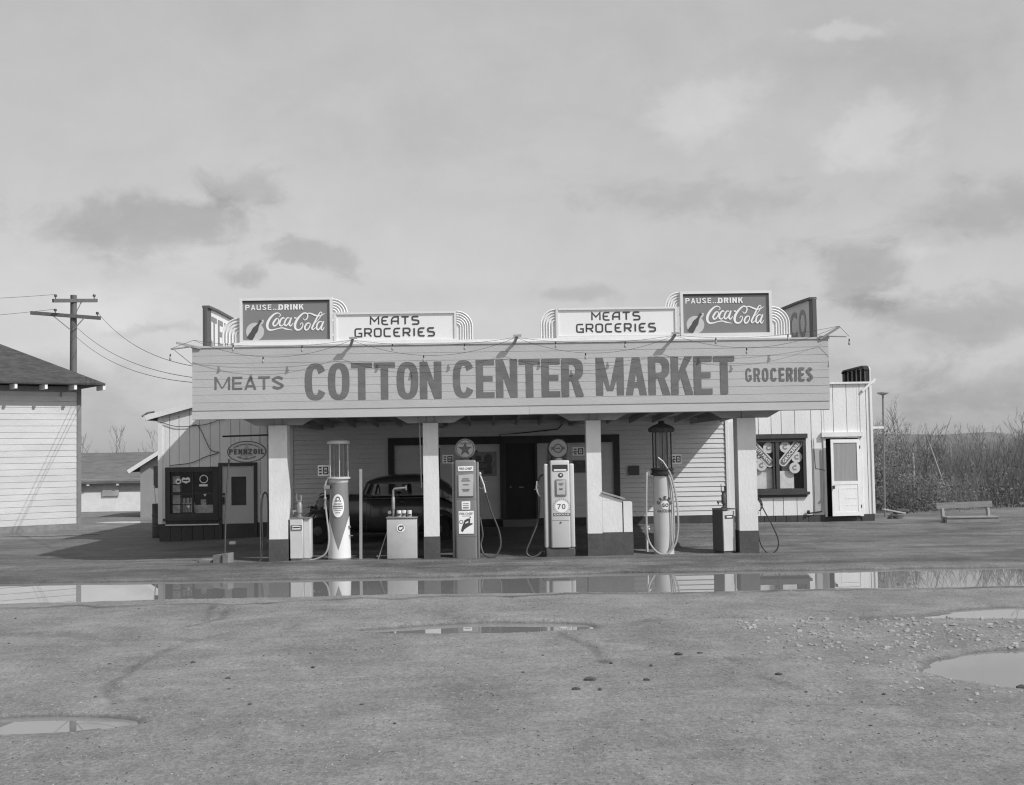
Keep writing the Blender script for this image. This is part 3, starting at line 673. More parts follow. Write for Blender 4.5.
# ---- storefront under the canopy
f = MB(); y = WY-.06
f.box(-2.56,-2.40,y,WY+.05,.60,2.76); f.box(3.36,3.52,y,WY+.05,.60,2.76); f.box(-2.40,3.36,y,WY+.05,2.56,2.76)
f.box(.40,.52,y,WY+.05,.60,2.56); f.box(1.29,1.35,y,WY+.05,.60,2.56)
sf = part(f, 'storefront_frame', DARK)
f = MB()
for a, b in ((-2.40,-1.72),(-1.10,.40),(1.35,3.36)): clap(f, a, b, .60, 2.56, WY, .32, .018, .6, .003); f.box(a, b, WY+.012, WY+.05, .6, 2.56)
f.box(-1.72,-1.62,WY-.02,WY+.05,.6,2.48); f.box(-1.20,-1.10,WY-.02,WY+.05,.6,2.48); f.box(-1.72,-1.10,WY-.02,WY+.05,2.482,2.56)
part(f, 'front_board', BOARD, None, sf)
f = MB(); f.box(-1.62,-1.20,WY+.02,WY+.05,.6,2.48); f.box(-.60+.0,-.22,WY-.03,WY-.022,1.95,2.40); part(f, 'dark_panel', gm('dark_glazing',.05,.25), None, sf)
f = MB(); f.box(.52,1.29,WY+.02,WY+.04,1.40,2.56); f.box(.52,.60,WY-.0,WY+.018,.6,2.56); f.box(1.21,1.29,WY,WY+.018,.6,2.56); f.box(.60,1.21,WY,WY+.018,1.38,1.46); f.box(.60,1.21,WY,WY+.018,.6,.72); f.box(.60,1.21,WY,WY+.018,.98,1.04); f.box(.88,.93,WY,WY+.018,.72,.98); f.box(.60,1.21,WY+.02,WY+.04,.6,1.38)
sdoor = part(f, 'door', gm('dark_screen_door',.026,.5,.25,3), 'dark screen door', sf)
f = MB()
f.box(.62,.66,WY-.01,WY+.0,1.40,1.44); f.box(.86,.98,WY-.012,WY-.001,1.40,1.43); islands(f, 'push_bar', GALV, sf)
f = MB(); f.box(.42,1.32,WY-.30,WY-.065,.32,.585); part(f, 'door_step', CLAY)
pp = MB(); pk = MB()
for (a,b,c,d) in [(-.36,.28,1.72,2.36),(1.62,2.12,1.75,2.44),(2.28,2.66,1.76,2.10)]:
    pp.box(a,b,WY-.034,WY-.024,c,d)
pk.flat(ell(.06,2.16,.11,.15,16), WY-.036); pk.box(-.05,.17,WY-.037,WY-.0355,1.78,2.02); pk.box(-.28,-.12,WY-.037,WY-.0355,2.12,2.26); pk.box(1.64,1.95,WY-.037,WY-.0355,2.34,2.38); pk.stroke([(1.74,2.2),(1.70,2.0),(1.80,1.86),(1.73,1.78)], .05, WY-.037)
pk.box(2.30,2.64,WY-.037,WY-.0355,1.78,2.08)
po = islands(pp, 'poster', POST, sf)[0]; islands(pk, 'poster_print', gm('poster_print',.14,.7,.4,8), po)
# ---- canopy
c_ = MB()
def zs(y): return 3.29+(y-24.7)*(3.06-3.29)/(31.6-24.7)
def slab(x0,x1,ya,yb,t0,ztop):
    c_.add([(x0,ya,zs(ya)+t0),(x1,ya,zs(ya)+t0),(x1,yb,zs(yb)+t0),(x0,yb,zs(yb)+t0),(x0,ya,ztop),(x1,ya,ztop),(x1,yb,ztop),(x0,yb,ztop)], [(3,2,1,0),(4,5,6,7),(0,1,5,4),(1,2,6,5),(2,3,7,6),(3,0,4,7)])
slab(-5.86,6.40,24.68,31.57,.12,4.48); slab(6.404,7.05,24.68,27.3,.05,4.47)
cn = part(c_, 'canopy_roof', SOFF)
j_ = MB()
nj = 20
for i in range(nj):
    xj = -5.2+i*(11.4/(nj-1))
    j_.add([(xj-.022,24.75,zs(24.75)-.03),(xj+.022,24.75,zs(24.75)-.03),(xj+.022,31.5,zs(31.5)-.02),(xj-.022,31.5,zs(31.5)-.02),(xj-.022,24.75,zs(24.75)+.119),(xj+.022,24.75,zs(24.75)+.119),(xj+.022,31.5,zs(31.5)+.119),(xj-.022,31.5,zs(31.5)+.119)], [(3,2,1,0),(4,5,6,7),(0,1,5,4),(1,2,6,5),(2,3,7,6),(3,0,4,7)])
islands(j_, 'joist', SOFF, cn)
# front sign board of lapped boards
f = MB(); FY = 24.53
clap(f, -5.95, 7.10, 3.285, 4.56, FY, .1594, .007, 3.285, .002, .004); f.box(-5.95, 7.10, FY+.012, FY+.149, 3.10, 4.56)
fa = part(f, 'canopy_front', FASC, 'wide lettered board front')
f = MB(); f.box(-5.96,.9,FY-.016,FY+.01,3.105,3.262); f.box(.905,7.08,FY-.014,FY+.01,3.11,3.262); part(f, 'trim_board', TRIM, None, fa)
f = MB(); f.box(-5.97,7.12,FY-.025,FY+.149,4.562,4.60); part(f, 'top_rail', TRIM, None, fa)
f = MB(); f.box(-5.1,6.35,FY+.05,FY+.09,4.602,4.665); part(f, 'sign_rail', W_WHITE, None, fa)
ty = FY-.0085
for wd_, x0, x1, z0, z1, w, h in [('MEATS',-5.50,-4.09,3.70,3.965,.044,.038),('COTTON',-3.67,-.88,3.455,4.215,.150,.115),('CENTER',-.65,2.02,3.455,4.235,.150,.115),('MARKET',2.28,5.14,3.46,4.245,.150,.115),('GROCERIES',5.36,6.76,3.70,3.98,.044,.042)]:
    t = MB(); block(t, wd_, x0, x1, z0, z1, ty, w, h, .10 if w > .1 else .42); part(t, 'lettering', LET_D, None, fa)
t = MB()

# lamp brackets along the top of the board
for (bx, dx) in [(-5.83,-.42),(-2.72,.06),(.62,.05),(3.84,.06),(6.98,.34)]:
    a_ = MB(); a_.obox((bx-dx*.15,FY-.02,4.56),(bx+dx,FY-(.22 if abs(dx) < .1 else .10),4.67 if dx < .3 else 4.80),.045,.045); (a_.obox((bx+dx-.07,FY-.225,4.70),(bx+dx+.09,FY-.22,4.705),.06,.04) if abs(dx) < .1 else None)
    part(a_, 'lamp_bracket', WOODL, None, fa)
a_ = MB(); a_.tube([(-5.9,FY-.05,4.60),(-6.35,FY-.1,4.54)],.02,6); a_.tube([(-5.93,FY-.03,4.22),(-6.28,FY-.1,4.52)],.012,6); a_.tube([(6.9,FY-.045,4.62),(7.46,FY-.05,4.60)],.016,6); islands(a_, 'lamp_bracket', WOODL, fa)
# pillars
for (pc, hw) in [(-4.305,.19),(-1.145,.157),(2.252,.153),(5.46,.195)]:
    p_ = MB(); p_.box(pc-hw, pc+hw, 25.0, 25.0+2*hw+.02, .62, 2.97); pl = part(p_, 'pillar', PIL_W)
    p_ = MB(); p_.box(pc-hw-.008, pc+hw+.008, 24.99, 25.03+2*hw, .02, .618); part(p_, 'pillar_base', PIL_D, None, pl)
    p_ = MB(); p_.box(pc-.075, pc+.075, 25.06, 25.2, 2.972, 3.32); p_.prism([(pc-.48,2.975),(pc-.08,2.975),(pc-.08,3.16),(pc-.82,3.16)], 25.08, 25.18); p_.prism([(pc+.08,2.975),(pc+.48,2.975),(pc+.82,3.16),(pc+.08,3.16)], 25.08, 25.18)
    p_.box(pc-.07, pc+.07, 25.202, 31.5, 3.0, 3.10)
    part(p_, 'pillar_bracket', SOFF, None, pl)
    if -2 < pc < 0: p_ = MB(); p_.tube([(pc-.20,25.05,1.62),(pc-.215,25.05,2.4),(pc-.23,25.05,3.2)],.013,6); part(p_, 'conduit', HOSEW, None, pl)
c_ = MB(); c_.box(-5.3,6.3,25.06,25.2,3.165,3.33); part(c_, 'header_beam', SOFF, None, cn)
# low half wall with a slanting shelf joined to the third pillar
d_ = MB(); d_.box(2.408,2.82,25.0,25.5,.64,1.30); d_.box(2.845,3.03,25.0,25.5,.64,1.26); d_.prism([(2.408,1.302),(2.82,1.302),(2.408,1.44)],25.0,25.5)
hw_ = part(d_, 'half_wall', PIL_W); d_ = MB(); d_.box(2.415,3.04,24.99,25.52,.02,.638); part(d_, 'half_wall_base', PIL_D, None, hw_)
d_ = MB(); d_.box(2.822,2.843,25.02,25.48,.639,1.27); part(d_, 'joint_gap', BLACKM, None, hw_); d_ = MB(); d_.obox((2.405,25.24,1.475),(2.88,25.24,1.325),.56,.035); part(d_, 'shelf', WOODL, None, hw_)
# loose conduit and slack wire on the left wing
c_ = MB(); c_.tube(cr([(-8.5,WY-.03,3.28),(-8.1,WY-.04,3.16),(-7.75,WY-.04,3.15),(-7.5,WY-.04,3.15),(-7.2,WY-.03,2.55),(-6.98,WY-.03,2.46),(-7.3,WY-.03,2.36),(-7.7,WY-.03,2.2),(-8.25,WY-.03,2.14)],8), .009, 5)
c_.tube(cr([(-7.75,WY-.04,3.16),(-7.3,WY-.04,3.2),(-6.9,WY-.04,3.34)],5), .008, 5); c_.box(-6.95,-6.82,WY-.07,WY-.03,3.32,3.36)
c_.tube([(-.10+.48,WY-.08,.62),(-.10+.48,WY-.08,2.80),(1.0,WY-.08,2.84),(1.9,WY-.08,2.92),(2.05,WY-.08,3.08)], .016, 5)
part(c_, 'cable', WIRE)
c_ = MB(); c_.tube([(8.66,WY-.03,2.56),(8.70,WY-.03,1.78),(8.95,WY-.03,1.72)],.008,5); c_.tube([(8.83,WY-.04,.64),(8.52,WY-.06,.60)],.02,5); c_.lathe([(.04,0),(.05,.03),(.03,.1)],(8.47,WY-.07,.58),10); part(c_, 'pipe', BLACKM)
# ------------------------------------------------------------------ signs on the canopy
SYF = 24.62
# drink sign: built once at the right-hand position, copied to the left
def zmap(px, py): return (4.068+(px-680)*.02052, 5.596-(py-291.5+(px-680)*.0165)*.0205)
def m2(pts): return [zmap(700+p[0]/12.8, 280+p[1]/12.8) for p in pts]   # sketch units of the script
ds = thing('drink_sign', (5.02, SYF, 4.667), 'drink billboard with white script and a bottle, standing right of a white sign', 'billboard', 'drink billboards on the canopy')
f = MB(); x0, x1, z0, z1 = 4.068, 5.966, 4.668, 5.596
f.box(x0,x0+.055,SYF-.03,SYF+.1,z0,z1); f.box(x1-.055,x1,SYF-.03,SYF+.1,z0,z1); f.box(x0+.055,x1-.055,SYF-.03,SYF+.1,z1-.055,z1); f.box(x0+.055,x1-.055,SYF-.03,SYF+.1,z0,z0+.055)
f.build('sign_frame', ENAM2, ds)
f = MB(); f.box(x0+.03,x1-.03,SYF+.012,SYF+.09,z0+.03,z1-.03); sp_ = f.build('sign_panel', COKE, ds)
f = MB(); f.box(x0+.055,x1-.055,SYF-.004,SYF+.011,z1-.085,z1-.058); f.build('shadow_line', INK, sp_)
t = MB(); y = SYF+.008
pa = zmap(685.5,299); pb = zmap(711.5,299); pc_ = zmap(718.5,299); pd = zmap(743.5,299)
zt = 5.596-(297.2-291.5)*.0205-.02; zb = zt-.112
block(t, 'PAUSE'.replace('U','U'), pa[0], pb[0], zb, zt, y, .022, .020, .55); block(t, 'DRINK', pc_[0], pd[0], zb, zt, y, .032, .024, .35)
for i in range(3): t.box(pb[0]+.035+i*.045, pb[0]+.058+i*.045, y-.001, y, zb, zb+.022)
t.build('lettering', ENAM, sp_); t = MB()
W = .0016
def scr(pts, ws, k, closed=False):
    p = cr(m2(pts), 7, closed); m = len(p); q = np.interp(np.linspace(0,1,m), np.linspace(0,1,len(ws)), ws)
    t.stroke(p, [float(v)*W for v in q], y, k, closed)
scr([(243,386),(262,362),(240,338),(195,342),(140,390),(102,450),(92,505),(112,548),(160,553),(225,536),(285,526),(330,540),(412,556)], [8,10,12,18,26,32,32,26,16,12,14,18,4], 0)
scr([(215,402),(190,430),(168,470),(178,500),(205,492),(232,455),(238,420),(222,402)], [16,22,24,20,16,14,12,14], 1)
scr([(312,408),(296,395),(270,415),(250,455),(252,490),(278,500),(310,468)], [14,18,22,24,22,14,6], 2)
scr([(378,402),(350,398),(325,430),(312,475),(330,498),(360,470),(382,425)], [12,16,20,22,18,12,10], 3)
scr([(402,392),(384,440),(374,484),(392,500),(425,462)], [18,22,22,16,6], 4)
scr([(438,398),(465,398)], [18,18], 5)
scr([(552,400),(566,424),(592,415),(610,375),(598,342),(560,336),(510,375),(468,430),(446,490),(456,540),(496,552),(530,528),(548,480),(530,462),(510,490)], [6,10,14,16,16,18,24,30,32,28,20,16,12,10,8], 6)
scr([(580,345),(640,338),(700,362),(745,372),(790,362),(830,336)], [8,16,22,18,12,4], 7)
scr([(628,462),(600,470),(574,510),(578,548),(606,548),(632,512),(640,475),(622,462)], [14,20,22,20,16,14,12,12], 8)
scr([(700,470),(745,420),(785,362),(790,330),(770,325),(740,372),(700,450),(664,525),(676,548),(712,520)], [6,8,10,10,12,18,22,22,14,8], 9)
scr([(790,448),(760,446),(730,480),(722,530),(742,550),(772,515),(795,465)], [12,16,20,22,18,12,10], 10)
scr([(812,440),(792,490),(780,536),(796,552),(822,515)], [18,22,20,14,5], 11)
t.build('lettering', ENAM, sp_)
t = MB(); cz = zmap(695,325); t.flat(ell(cz[0],cz[1]+.0,.185,.185,36), y); t.flat(ell(*zmap(702,315.5),.03,.06,12,-30), y-.0007); 
t.build('disc', gm('pale_disc',.50,.4), sp_)
bt = MB(); ax = Vector((.52,.85)); ax.normalize(); nn = Vector((ax.y,-ax.x)); p0 = Vector(zmap(689.5,332.5))
prof = [(0,.058),(.02,.064),(.10,.062),(.15,.054),(.20,.062),(.25,.056),(.30,.036),(.36,.024),(.42,.022),(.425,.028),(.45,.028)]
L_ = [p0+ax*h+nn*r for h, r in prof]; R_ = [p0+ax*h-nn*r for h, r in prof]
for i in range(len(prof)-1): bt.add([(L_[i].x,y-.0018,L_[i].y),(L_[i+1].x,y-.0018,L_[i+1].y),(R_[i+1].x,y-.0018,R_[i+1].y),(R_[i].x,y-.0018,R_[i].y)], [(0,1,2,3)])
bt.build('bottle_print', gm('bottle_print_ink',.08,.4), sp_)
ds2 = copy_tree(ds); ds2.location = Vector((5.02-9.067, SYF, 4.655)); ds2['label'] = 'drink billboard with white script and a bottle, standing left of a white sign'
# white sign with rounded block lettering
GL = {'M':[[(0,0),(0,1),(.40,.42),(.80,1),(.80,0)]], 'E':[[(.62,1),(.22,1),(.06,.92),(0,.72),(0,.28),(.06,.08),(.22,0),(.62,0)],[(0,.5),(.45,.5)]],
      'A':[[(0,0),(0,.62),(.12,.88),(.30,1),(.65,1),(.65,0)],[(0,.42),(.65,.42)]], 'T':[[(0,1),(.72,1)],[(.36,1),(.36,0)]],
      'S':[[(.62,1),(.12,1),(.02,.93),(0,.80),(.02,.62),(.12,.55),(.52,.50),(.62,.42),(.65,.2),(.62,.07),(.52,0),(0,0)]],
      'G':[[(.65,1),(.14,1),(.03,.92),(0,.78),(0,.22),(.03,.08),(.14,0),(.65,0),(.65,.42),(.34,.42)]], 'R':[[(0,0),(0,1),(.50,1),(.61,.93),(.65,.80),(.65,.62),(.60,.50),(.48,.45),(0,.45)],[(.32,.45),(.66,0)]],
      'O':[[(.14,1),(.51,1),(.62,.92),(.65,.80),(.65,.20),(.62,.08),(.51,0),(.14,0),(.03,.08),(0,.20),(0,.80),(.03,.92),(.14,1)]],
      'C':[[(.65,1),(.14,1),(.03,.92),(0,.78),(0,.22),(.03,.08),(.14,0),(.65,0)]], 'I':[[(.1,0),(.1,1)]]}
WD = {'M':.80,'T':.72,'I':.2,'E':.62}
def deco(mb, body, x0, x1, z0, h, y, w, gap=.34):
    tot = sum(WD.get(c,.65) for c in body)+gap*(len(body)-1); s_ = (x1-x0)/tot; u = 0; k = 0
    for c in body:
        for st_ in GL[c]:
            mb.stroke([(x0+(u+p[0])*s_, z0+p[1]*h) for p in st_], w, y, k); k += 1
        u += WD.get(c,.65)+gap
gs = thing('grocery_sign', (2.75, SYF, 4.667), 'white MEATS GROCERIES sign standing nearest the pale globe pump side, right half of the canopy', 'sign', 'white grocery signs on the canopy')
x0, x1, z0, z1 = 1.495, 4.0, 4.668, 5.289
f = MB(); f.box(x0,x0+.045,SYF-.012,SYF+.1,z0,z1); f.box(x1-.045,x1,SYF-.012,SYF+.1,z0,z1); f.box(x0+.045,x1-.045,SYF-.02,SYF+.1,z1-.045,z1); f.box(x0+.045,x1-.045,SYF-.012,SYF+.1,z0,z0+.045); f.build('sign_frame', ENAM2, gs)
f = MB(); f.box(x0+.02,x1-.02,SYF+.012,SYF+.09,z0+.02,z1-.02); gp = f.build('sign_panel', MEATP, gs)
t = MB(); y = SYF+.009; deco(t, 'MEATS', 2.237, 3.227, 5.03, .155, y, .031); deco(t, 'GROCERIES', 1.919, 3.544, 4.785, .16, y, .031); t.build('lettering', INK, gp)
f = MB()
for z in (4.83,5.13): f.box(x1+.003,x1+.066,SYF-.01,SYF+.03,z-.02,z+.02)
st_ = islands(f, 'strap', ENAM2, gs)
gs2 = copy_tree(gs); gs2.location = Vector((2.75-4.562, SYF, 4.640)); gs2['label'] = 'white MEATS GROCERIES sign on the left half of the canopy'
for c in gs2.children:
    if c.name.startswith('strap'): c.location.x = -2.573
gs['label'] = 'white MEATS GROCERIES sign on the right half of the canopy'
# ribbed scrolls beside the signs
def scroll(cx, cz, zb, sgn, r0, r1, n, label, grp='ribbed scrolls beside the canopy signs'):
    root = thing('scroll_trim', (cx, SYF+.03, zb), label, 'sign trim', grp)
    b_ = MB(); out = [(cx+sgn*r0*math.cos(R(a)), cz+r0*math.sin(R(a))) for a in np.linspace(90,0,12)]
    poly = [(cx,zb),(cx,cz+r0)]+out[1:]+[(cx+sgn*r0,zb)]
    b_.prism(poly if sgn > 0 else poly[::-1], SYF+.04, SYF+.07); b_.build('backing', ENAM2, root)
    for i in range(n):
        r = r0-(r0-r1)*i/(n-1)-.01
        p = [(cx+.004*sgn, SYF+.028, cz+r)]+[(cx+sgn*r*math.cos(R(a)), SYF+.028, cz+r*math.sin(R(a))) for a in np.linspace(86,0,10)]
        if zb < cz-.01: p.append((cx+sgn*r, SYF+.028, zb+.004))
        t_ = MB(); t_.tube(p, .0145, 6); t_.build('rib', ENAM, root)
    return root
scroll(-5.01, 4.83, 4.668, -1, .355, .09, 5, 'tall ribbed scroll at the left end of the sign row')
scroll(-3.10, 5.245, 5.243, 1, .305, .09, 5, 'quarter-round ribbed scroll between the left drink billboard and its white sign')
scroll(-.56, 4.93, 4.652, 1, .335, .09, 6, 'tall ribbed scroll at the right end of the left white sign')
scroll(1.485, 4.96, 4.668, -1, .315, .09, 5, 'tall ribbed scroll at the left end of the right white sign')
scroll(4.055, 5.292, 5.290, -1, .30, .09, 5, 'quarter-round ribbed scroll between the right white sign and its drink billboard')
scroll(5.975, 4.90, 4.668, 1, .365, .09, 6, 'tall ribbed scroll at the right end of the sign row')
# station side signs running back along both canopy ends
def sidesign(xf, xb, yf, yb, face, label):
    root = thing('side_sign', ((xf+xb)/2, yf, 4.60), label, 'sign', 'side signs at the canopy ends')
    zt = 5.45; zb = 4.36
    def P(y, z, o): # o: offset towards the inner face
        f_ = (y-yf)/(yb-yf); return (xf+(xb-xf)*f_+face*o, y, z)
    prof = [(yf,zb),(yf,zt-.02),(yf+.9,zt),(yb-1.1,zt),(yb-.5,zt-.10),(yb-.15,zt-.32),(yb,zt-.7),(yb,zb)]
    n = len(prof); m_ = MB(); vs = [P(y,z,0) for y,z in prof]+[P(y,z,-.07) for y,z in prof]
    m_.add(vs, [tuple(range(n)), tuple(range(2*n-1,n-1,-1))]+[(i,i+n,(i+1)%n+n,(i+1)%n) for i in range(n)])
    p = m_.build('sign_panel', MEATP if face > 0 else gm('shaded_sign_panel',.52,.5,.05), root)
    m_ = MB()
    for (ya,za),(yc,zc) in zip(prof[:-1],prof[1:]): m_.obox(P(ya,za,-.02), P(yc,zc,-.02), .15 if abs(yc-ya) > .01 else .06, .05, (face,0,0) if abs(yc-ya) < .01 else (0,0,1))
    q0, q1 = sorted((P(yf,0,.012)[0], P(yf,0,-.08)[0])); m_.box(q0,q1,yf-.02,yf+.34,zb,zt-.03)
    m_.build('sign_frame', gm('side_sign_frame',.10,.6), root)
    m_ = MB(); u = .42
    for c in 'TEXACO':
        ya = yf+u; yc = ya+.50
        if face < 0: ya = yf+.42+.62*(5-round((u-.42)/.62))+.50; yc = ya-.50
        text_fit(m_, c, 0, 1, 4.68, 5.28, lambda a, b: P(ya+(yc-ya)*a, b, .006), .02)
        u += .62
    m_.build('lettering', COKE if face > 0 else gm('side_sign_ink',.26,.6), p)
    return root
sidesign(-5.69, -5.72, 24.70, 30.95, 1, 'side sign with tall dark letters running back along the left end of the canopy')
sidesign(6.84, 6.55, 24.70, 30.2, -1, 'shaded side sign with dark letters running back along the right end of the canopy')
# open-backed sign on the right roof corner
ps = thing('roof_sign', (10.2, 31.75, 4.05), 'small dark open-backed sign on the right roof corner', 'sign')
f = MB(); pr = [(31.66,4.052),(31.66,4.36),(31.74,4.44),(31.9,4.48),(33.6,4.47),(33.75,4.41),(33.75,4.052)]
f.prismx(pr, 10.24, 10.28); f.build('sign_panel', ENAM2, ps)
f = MB()
for i in range(6): f.box(10.16,10.238,31.70+i*.38,31.745+i*.38,4.055,4.43)
for (a,b),(c,d) in zip(pr[:-1],pr[1:]): f.obox((10.18,a,b),(10.18,c,d),.13,.04,(1,0,0) if abs(c-a)<.01 else (0,0,1))
f.build('sign_frame', BLACKM, ps)
# oval sign hung from an iron arm on the first pillar
ov = thing('oval_sign', (-4.98, 25.2, 2.78), 'oval motor oil sign hanging from an iron arm beside the left pillar', 'sign')
f = MB(); f.tube([(-5.49,25.2,2.765),(-4.515,25.2,2.78)], .018, 8); f.build('sign_arm', BLACKM, ov)
f = MB(); f.tube([(-5.25,25.2,2.765),(-5.25,25.2,2.62)],.006,5); f.tube([(-4.72,25.2,2.775),(-4.72,25.2,2.62)],.006,5); islands(f, 'hanger', GALV, ov)
def thick(poly, y0, y1): m_ = MB(); m_.prism(poly, y0, y1); return m_
op = thick(ell(-4.985,2.437,.412,.228,48), 25.185, 25.215).build('sign_panel', gm('oval_sign_ground',.37,.4,.05,4), ov)
t = MB(); t.stroke(ell(-4.985,2.437,.398,.216,48), .018, 25.180, 0, True); t.build('rim', INK, op)
t = MB(); y = 25.179
bell = [(-5.12,2.345),(-4.85,2.345),(-4.86,2.375),(-4.91,2.40),(-4.92,2.47),(-4.945,2.53),(-4.972,2.545),(-4.972,2.575),(-4.998,2.575),(-4.998,2.545),(-5.025,2.53),(-5.05,2.47),(-5.06,2.40),(-5.11,2.375)]
t.flat(bell, y); t.flat(ell(-4.985,2.335,.025,.02,12), y-.0005); t.build('bell_print', gm('bell_ink',.24,.4), op)
t = MB(); block(t, 'PENNZOIL', -5.35, -4.62, 2.385, 2.495, y-.003, .028, .022, .42)
def arctext(mb, body, cx, cz, rx, rz, a0, a1, h, y, bold=.02, inside=False):
    vs, fs = text_geo(body, bold); a = min(v[0] for v in vs); b = max(v[0] for v in vs); c = min(v[1] for v in vs); d = max(v[1] for v in vs)
    o = []
    for v in vs:
        t_ = R(a0+(a1-a0)*(v[0]-a)/(b-a)); q = (v[1]-c)/(d-c)*h
        s_ = -1 if inside else 1
        o.append((cx+(rx+s_*q)*math.cos(t_), y, cz+(rz+s_*q)*math.sin(t_)))
    mb.add(o, fs)
arctext(t, 'SUPREME PENNSYLVANIA QUALITY', -4.985, 2.437, .29, .135, 152, 28, .035, y-.003); arctext(t, 'SAFE LUBRICATION', -4.985, 2.437, .27, .165, 222, 318, .04, y-.003, .02, True)
t.build('lettering', INK, op)
# bulbs strung along the canopy
ls = thing('light_string', (.6, 24.4, 4.6), 'sagging wires with bare bulbs strung along the top of the canopy front', 'string lights')
BR = [(-6.33,4.53),(-5.86,4.70),(-2.69,4.66),(.65,4.665),(3.88,4.66),(7.26,4.80),(7.46,4.585)]
wm_ = MB(); blb = []
for (a,za),(b,zb_) in zip(BR[:-1],BR[1:]):
    L0 = b-a
    if L0 < .6: wm_.tube([(a,24.28,za),(b,24.28,zb_)],.004,4); blb.append((a if a < 0 else b, 24.28, za-.10 if a < 0 else zb_-.05)); continue
    for sag, yy in ((.13,24.28),(.34,24.32)):
        p = []
        for i in range(17):
            f_ = i/16; p.append((a+L0*f_, yy, za+(zb_-za)*f_-sag*4*f_*(1-f_)))
        wm_.tube(p, .0035, 4)
        if sag < .2: blb += [(p[i][0],yy,p[i][2]) for i in (4,11)]
        else: blb += [(p[i][0],yy,p[i][2]) for i in (7,)]
wm_.build('wire', WIRE, ls)
for p in blb:
    m_ = MB(); m_.lathe([(.012,0),(.015,-.05),(.011,-.055)], p, 8); so_ = m_.build('socket', BLACKM, ls)
    m_ = MB(); m_.lathe([(.011,-.056),(.022,-.085),(.026,-.105),(.017,-.128),(.0,-.134)], p, 10); m_.build('bulb', BULB, so_)
# ------------------------------------------------------------------ petrol pumps
def G(x, y): return float(gz(x, y))
def cylpatch(mb, cx, cy, rf, th0, th1, zf0, zf1, n=28, m=6, off=.003):
    """patch on an upright cylinder; angles in degrees from the front, + to the right; rf(z) radius"""
    vs = []; fs = []
    for i in range(n+1):
        th = th0+(th1-th0)*i/n
        for j in range(m+1):
            z = zf0(th)+(zf1(th)-zf0(th))*j/m; r = rf(z)+off
            vs.append((cx+r*math.sin(R(th)), cy-r*math.cos(R(th)), z))
    for i in range(n):
        for j in range(m): a = i*(m+1)+j; fs.append((a,a+m+1,a+m+2,a+1))
    mb.add(vs, fs, True)
def wrap(cx, cy, r, y_off=.005): # u metres round the front
    return lambda u, v: (cx+(r+y_off)*math.sin(u/r), cy-(r+y_off)*math.cos(u/r), v)
# 1: glass-topped pump, dark body with a pointed white apron
cx, cy = -3.08, 25.25; zb = .12
p1 = thing('visible_pump', (cx,cy,zb), 'tall glass-topped gas pump with dark body over a pointed white apron', 'gas pump')
rf1 = lambda z: .190+(.238-.190)*max(0,(1.75-z)/1.6)**1.3
prof = [(rf1(z)+(.012 if z < .2 else 0), z-zb) for z in (.12,.2,.201,.4,.7,1.0,1.3,1.6,1.76)]
m_ = MB(); m_.lathe(prof, (cx,cy,zb), 40); m_.build('body', P_GREY, p1)
m_ = MB(); zt = lambda th: .36+.70*(abs(math.sin(R(th))) if abs(th) < 90 else 1); cylpatch(m_, cx, cy, rf1, -180, 180, lambda th: .20, zt, 72, 6); m_.build('apron', P_WHITE, p1)
m_ = MB(); m_.lathe([(.192,1.762),(.20,1.80),(.20,1.83),(.24,1.84),(.24,1.875),(.19,1.885)], (cx,cy,0), 40); m_.build('collar', P_LIGHT, p1)
m_ = MB(); m_.lathe([(.18,1.887),(.18,2.565)], (cx,cy,0), 36); gl = m_.build('glass_cylinder', GLASSC, p1)
m_ = MB()
for k in range(6): a = R(k*60+10); m_.tube([(cx+.212*math.sin(a),cy-.212*math.cos(a),1.86),(cx+.212*math.sin(a),cy-.212*math.cos(a),2.58)],.010,6)
islands(m_, 'guard_rod', P_LIGHT2, p1)
m_ = MB(); m_.box(cx-.045,cx+.035,cy+.0,cy+.01,1.9,2.55); m_.tube([(cx-.10,cy,1.88),(cx-.10,cy,2.56)],.02,6); m_.tube([(cx+.09,cy+.05,1.88),(cx+.09,cy+.05,2.56)],.035,8); ga = m_.build('gauge', GALV, p1)
m_ = MB()
for i in range(16): m_.box(cx-.04,cx+.0,cy-.004,cy-.001,1.93+i*.038,1.942+i*.038)
m_.build('gauge_mark', INK, ga)
m_ = MB(); m_.lathe([(.18,2.567),(.24,2.572),(.24,2.605),(.225,2.635),(.15,2.66),(.0,2.67)], (cx,cy,0), 36); m_.build('cap', P_LIGHT, p1)
m_ = MB()
dv = []; cz = 1.285; wr_ = wrap(cx,cy,.214,.004)
k0 = len(m_.v); ring = [(.128*math.cos(2*PI*i/40), cz+.24*math.sin(2*PI*i/40)) for i in range(40)]
m_.add([wr_(0,cz)]+[wr_(u*.5,cz+(v-cz)*.5) for u,v in ring]+[wr_(u,v) for u,v in ring], [(0,1+i,1+(i+1)%40) for i in range(40)]+[(1+i,41+i,41+(i+1)%40,1+(i+1)%40) for i in range(40)], True)
de = m_.build('decal', PAPER, p1)
m_ = MB(); wq = wrap(cx,cy,.214,.009)
def bar(u0,u1,v0,v1): m_.add([wq(u0,v0),wq(u1,v0),wq(u1,v1),wq(u0,v1)], [(0,1,2,3)])
rr = [(.045*math.cos(2*PI*i/20), 1.43+.05*math.sin(2*PI*i/20)) for i in range(20)]; ri = [(.028*math.cos(2*PI*i/20), 1.425+.03*math.sin(2*PI*i/20)) for i in range(20)]
m_.add([wq(*p) for p in rr+ri], [(i,(i+1)%20,20+(i+1)%20,20+i) for i in range(20)])
bar(-.065,-.045,1.375,1.40); bar(.045,.065,1.375,1.40); bar(-.05,.05,1.366,1.376)
